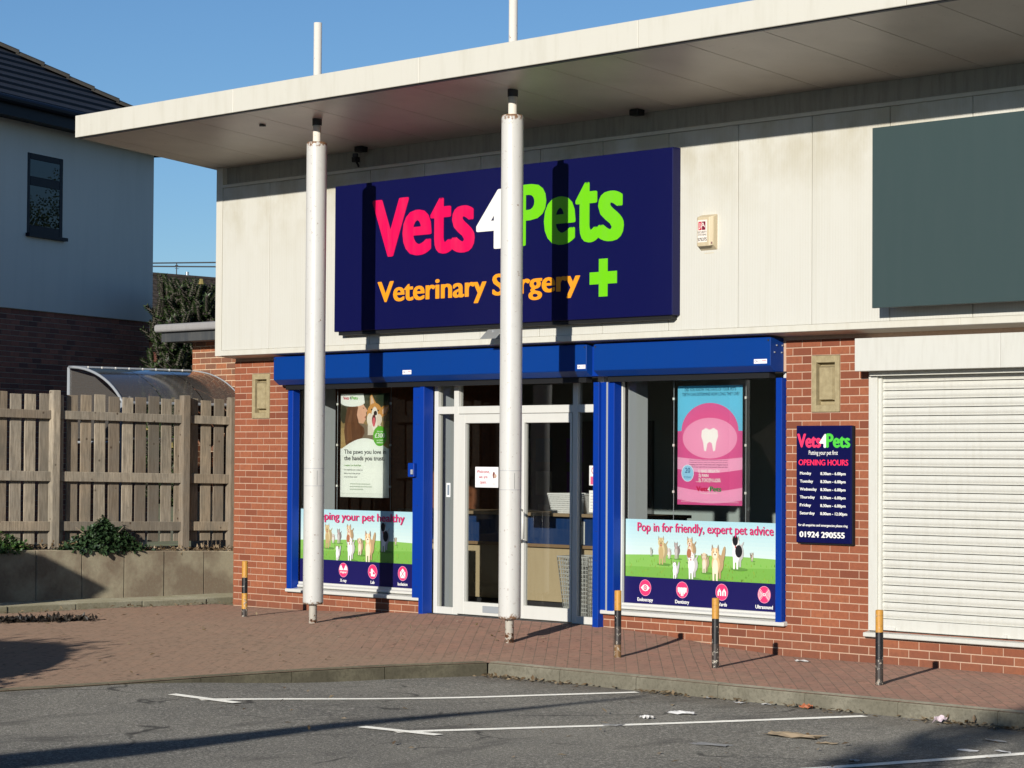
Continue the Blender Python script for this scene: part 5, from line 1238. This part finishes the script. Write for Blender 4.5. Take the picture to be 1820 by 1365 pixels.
# ------------------------------------------------------------------ beyond the picture: trees, and stand-ins added for the shadows and reflections they cast
tree_leaf = leaf_mat('tree_leaf', (.018, .038, .012), (.06, .095, .03))
def tree(x, y, z0, h, r_, rz_, n, L, label, cz=None):
    t = thing('tree', (x, y, z0), label, 'tree', 'trees around the car park'); cz = z0 + h - rz_ if cz is None else cz
    tr_ = MB().tube([(x, y, z0 - .2), (x + .05, y, z0 + h * .3), (x - .04, y + .05, cz)], [.05 + h * .014, .04 + h * .010, .04], 9)
    cl = []
    for i in range(max(10, int(r_ * 9))):
        v = rv(); c = Vector((x, y, cz)) + Vector((v.x * r_, v.y * r_, v.z * rz_)); cl.append(c); m_ = Vector((x, y, cz - rz_ * .6)).lerp(c, .5) + Vector((0, 0, -.1)); tr_.tube([(x, y, max(z0 + .3, cz - rz_ * .9)), m_, c], [.05, .03, .01], 5)
    tr_.build('trunk', bark, t); mb = MB()
    for i in range(n):
        c = random.choice(cl); p = c + rv() * r_ * .38; leaf(mb, p, rv(), rv(), L * random.uniform(.6, 1.3), L * .35)
    mb.build('crown', tree_leaf, t); return t
hedge = thing('reflection_hedge', (-11, -15.5, -.4), 'tall dark conifer hedge added out of view to darken the shop window reflections', 'hedge')  # unseen hedge added so the shop glass reflects something dark
ha, hb_ = Vector((-24, -5, 0)), Vector((1.5, -25.5, 0)); hd_ = (hb_ - ha).normalized(); hn_ = Vector((-hd_.y, hd_.x, 0)); mb = MB(); N = 46
for i in range(N + 1):
    c = ha.lerp(hb_, i / N); top = 8.2 + .35 * math.sin(i * 1.7) + .3 * random.random()
    for u, z in ((1.2, -.5), (1.3, 3), (1.0, top * .8), (.3, top), (-.3, top), (-1.0, top * .8), (-1.3, 3), (-1.2, -.5)):
        q = c + hn_ * (u + random.uniform(-.12, .12)); mb.v.append((q.x, q.y, z + random.uniform(-.1, .1)))
for i in range(N):
    for j in range(7): mb.f.append((i * 8 + j, i * 8 + j + 1, i * 8 + 9 + j, i * 8 + 8 + j)); mb.m.append(0)
hedge_m = m_paint('hedge_body', (.016, .03, .012), .9, .6, (.008, .014, .006), 9, False, spec=.1, bumpy=.6); mb.build('foliage_body', hedge_m, hedge, smooth=True)
mb = MB()
for i in range(9000):
    c = ha.lerp(hb_, random.random()); z = random.uniform(-.2, 8.6); q = c + hn_ * (random.choice((1, -1)) * (1.25 - .2 * (z > 6.4)) if z < 8 else random.uniform(-.6, .6)); leaf(mb, Vector((q.x, q.y, z)), rv() + Vector((0, 0, .8)), rv(), random.uniform(.12, .28), .05)
mb.build('foliage', tree_leaf, hedge)
tree(-5.6, 19.5, -.4, 9.0, 2.2, 3.0, 26000, .06, 'tall leafy tree behind the shop reflected in the house window')
tree(22.1, -21.9, -.2, 6.0, .85, .75, 750, .15, 'small young tree with a round crown at the edge of the car park')
bt_ = thing('shadow_limb_tree', (14.9, -21.4, -.2), 'bare tree added out of view, its long horizontal limb shaped to shade the tarmac', 'tree')  # stand-in tree, limb laid to cast the long shadow over the tarmac
MB().tube([(14.9, -21.4, -.3), (14.88, -21.2, 1.5), (14.86, -20.95, 2.75), (14.86, -20.9, 3.0)], [.36, .30, .28, .20], 12).build('trunk', bark, bt_)
MB().tube([(14.86, -20.9, 2.9), (14.84, -19.4, 3.02), (14.72, -18.2, 2.96), (14.55, -16.8, 3.03), (14.42, -15.2, 3.0), (14.28, -13.3, 3.02)], [.26, .22, .17, .10, .055, .02], 10).build('limb', bark, bt_)
nb2 = thing('shadow_board', (1.64, -8.6, -.1), 'plain timber board on two posts added out of view, outline cut to shade the retaining wall', 'board')  # added unseen board, outline cut to throw the diagonal shadow on the retaining wall
mb = MB(); pr_ = [(-9.8, 2.75), (-9.8, 1.50), (-7.55, 1.50), (-7.2, 1.95), (-7.01, 2.04), (-7.9, 2.45)]; n = len(pr_)
mb.v = [(1.62, y, z) for y, z in pr_] + [(1.66, y, z) for y, z in pr_]; mb.f = [tuple(range(n)), tuple(range(2 * n - 1, n - 1, -1))] + [(i, n + i, n + (i + 1) % n, (i + 1) % n) for i in range(n)]; mb.m = [0] * len(mb.f); mb.build('panel', timber, nb2)
for y in (-9.5, -8.0): MB().box(1.57, 1.6195, y - .03, y + .03, -.3, 2.3).build('post', timber, nb2)
bush('shadow_shrub', (5.9, -10.5, -.12), 2.4, 1.7, 2.1, 17000, bush_m, .13, 'big rounded shrub added out of view to shade the forecourt paving', False)  # stands in for a parked car, added to throw a rounded shadow

# ------------------------------------------------------------------ litter and fallen leaves
mb = MB()
def kleaf(x, y, z):
    leaf(mb, Vector((x, y, z + random.uniform(.002, .02))), Vector((random.uniform(-1, 1), random.uniform(-1, 1), random.uniform(-.1, .3))), Vector((random.uniform(-.5, .5), random.uniform(-.5, .5), 1)), random.uniform(.03, .07), random.uniform(.008, .018))
for xc, n, sp in ((7.6, 110, .45), (8.3, 50, .5), (9.55, 60, .3), (11.3, 40, .4), (12.7, 110, .45), (10.4, 25, .5)):
    for i in range(n):
        x = xc + random.gauss(0, sp * .6); y = -2.69 - abs(random.gauss(0, .07))
        if x > 7.4: kleaf(x, y, road(x, y))
for i in range(160):
    x = random.uniform(7.2, 14.5); y = random.uniform(-7, -2.8); kleaf(x, y, road(x, y)) if random.random() < .3 else None
for i in range(260):
    x = random.uniform(-.2, 6.6); y = random.uniform(-6.5, -.3); kleaf(x, y, pav(x, y)) if random.random() < .45 else None
for i in range(150):
    y = random.uniform(-5, .3); kleaf(-.33 + abs(random.gauss(0, .05)), y, pav(0, y))
tag(mb.build('fallen_leaves', dl_m), 'dry fallen leaves along the kerb and over the paving', 'leaves', kind='stuff')
mb = MB(); dark_leaf = leaf_mat('shadow_leaf', (.012, .010, .008), (.05, .04, .03))
for i in range(900):
    a_ = random.random() ** .7; x = .55 + random.gauss(0, .10) + .5 * a_; y = -4.6 + 1.9 * a_ + random.gauss(0, .10); leaf(mb, Vector((x, y, pav(x, y) + random.uniform(0, .05) * (1 - .7 * a_))), rv(), rv() + Vector((0, 0, 1)), random.uniform(.04, .1), .02)
tag(mb.build('shadow_leaf_scatter', dark_leaf), 'dark leaf scatter in place of a shadow on the paving below the retaining wall', 'leaves', kind='stuff')  # dark leaves laid out in the shape of a shadow on the paving
paper = m_flat('paper', (.68, .66, .63), .8); card = m_flat('cardboard', (.36, .27, .17), .85); pink_p = m_flat('packet_pink', (.62, .50, .53), .5); orange_p = m_flat('wrapper_orange', (.45, .14, .06), .5); grey_p = m_flat('wet_paper', (.34, .33, .31), .8)
def scrap(name, x, y, w_, d_, hgt, mat, label, cat, rz=0.0, n=5):
    z = road(x, y) if (y < -2.66 and x > 7.3) else pav(x, y); mb = MB(); rn = random.Random(int(x * 100) + int(y * 1000)); w_ *= .72; d_ *= .7; hgt *= .8
    for j in range(n + 1):
        for i in range(n + 1):
            u = i / n - .5; v_ = j / n - .5; k = 1 + rn.uniform(-.18, .18); px_ = u * w_ * k; py_ = v_ * d_ * k
            mb.v.append((x + px_ * math.cos(rz) - py_ * math.sin(rz), y + px_ * math.sin(rz) + py_ * math.cos(rz), z + .004 + hgt * rn.random() * (1 - .8 * max(abs(u), abs(v_)))))
    for j in range(n):
        for i in range(n): b = j * (n + 1) + i; mb.f.append((b, b + 1, b + n + 2, b + n + 1)); mb.m.append(0)
    return tag(mb.build(name, mat, None, (x, y, z)), label, cat)
scrap('cardboard_sheet', 12.30, -4.33, .62, .22, .05, card, 'large torn brown cardboard sheet on the tarmac beside a bay line', 'litter', .15)
scrap('cardboard_scrap', 12.72, -4.44, .22, .14, .015, card, 'small brown cardboard scrap next to the large torn sheet', 'litter', .4)
scrap('flattened_paper', 12.29, -5.13, .38, .16, .012, grey_p, 'flattened grey paper on the shaded tarmac below the bay line', 'litter', .1)
scrap('crumpled_tissue', 10.81, -4.23, .12, .10, .05, paper, 'small white crumpled tissue between the bay lines', 'litter')
scrap('crisp_packet', 10.76, -3.80, .26, .12, .045, paper, 'white crumpled packet with a dark fold between the bay lines', 'litter', .5)
scrap('wet_wipe', 11.01, -4.78, .2, .14, .015, grey_p, 'grey flattened wipe just above the bay line', 'litter', .8)
scrap('paper_cup', 12.42, -2.80, .12, .11, .11, pink_p, 'pale pink crumpled cup lying against the kerb', 'litter', .3, 4)
scrap('sweet_wrapper', 11.08, -2.73, .13, .08, .07, orange_p, 'small orange wrapper lying against the kerb', 'litter', .3, 4)
for i, (x, y, w_) in enumerate(((10.03, -2.72, .12), (10.45, -2.80, .14), (10.68, -2.74, .1), (13.36, -3.42, .3), (13.59, -4.03, .22), (13.78, -3.90, .22), (13.47, -5.05, .1))):
    lab = ('grey paper scrap at the kerb, farthest of three from the orange wrapper', 'pale paper scrap at the kerb, middle one of three beside the orange wrapper', 'pale paper scrap at the kerb, nearest of three to the orange wrapper', 'long grey paper strip on the shaded tarmac out from the pink cup',
           'pale paper strip on the shaded tarmac beside the bay line', 'pale paper strip on the shaded tarmac beside the bay line', 'tiny grey paper scrap on the shaded tarmac beside the bay line')[i]
    scrap('paper_scrap', x, y, w_, .07, .02, paper if i % 3 else grey_p, lab, 'litter', random.uniform(-.5, .8), 3)['group'] = 'paper scraps on the tarmac'
scrap('plaster_crumbs', 9.1, -.46, .2, .1, .03, paper, 'small heap of white crumbs on the paving by the brick pier', 'litter', .2, 4)
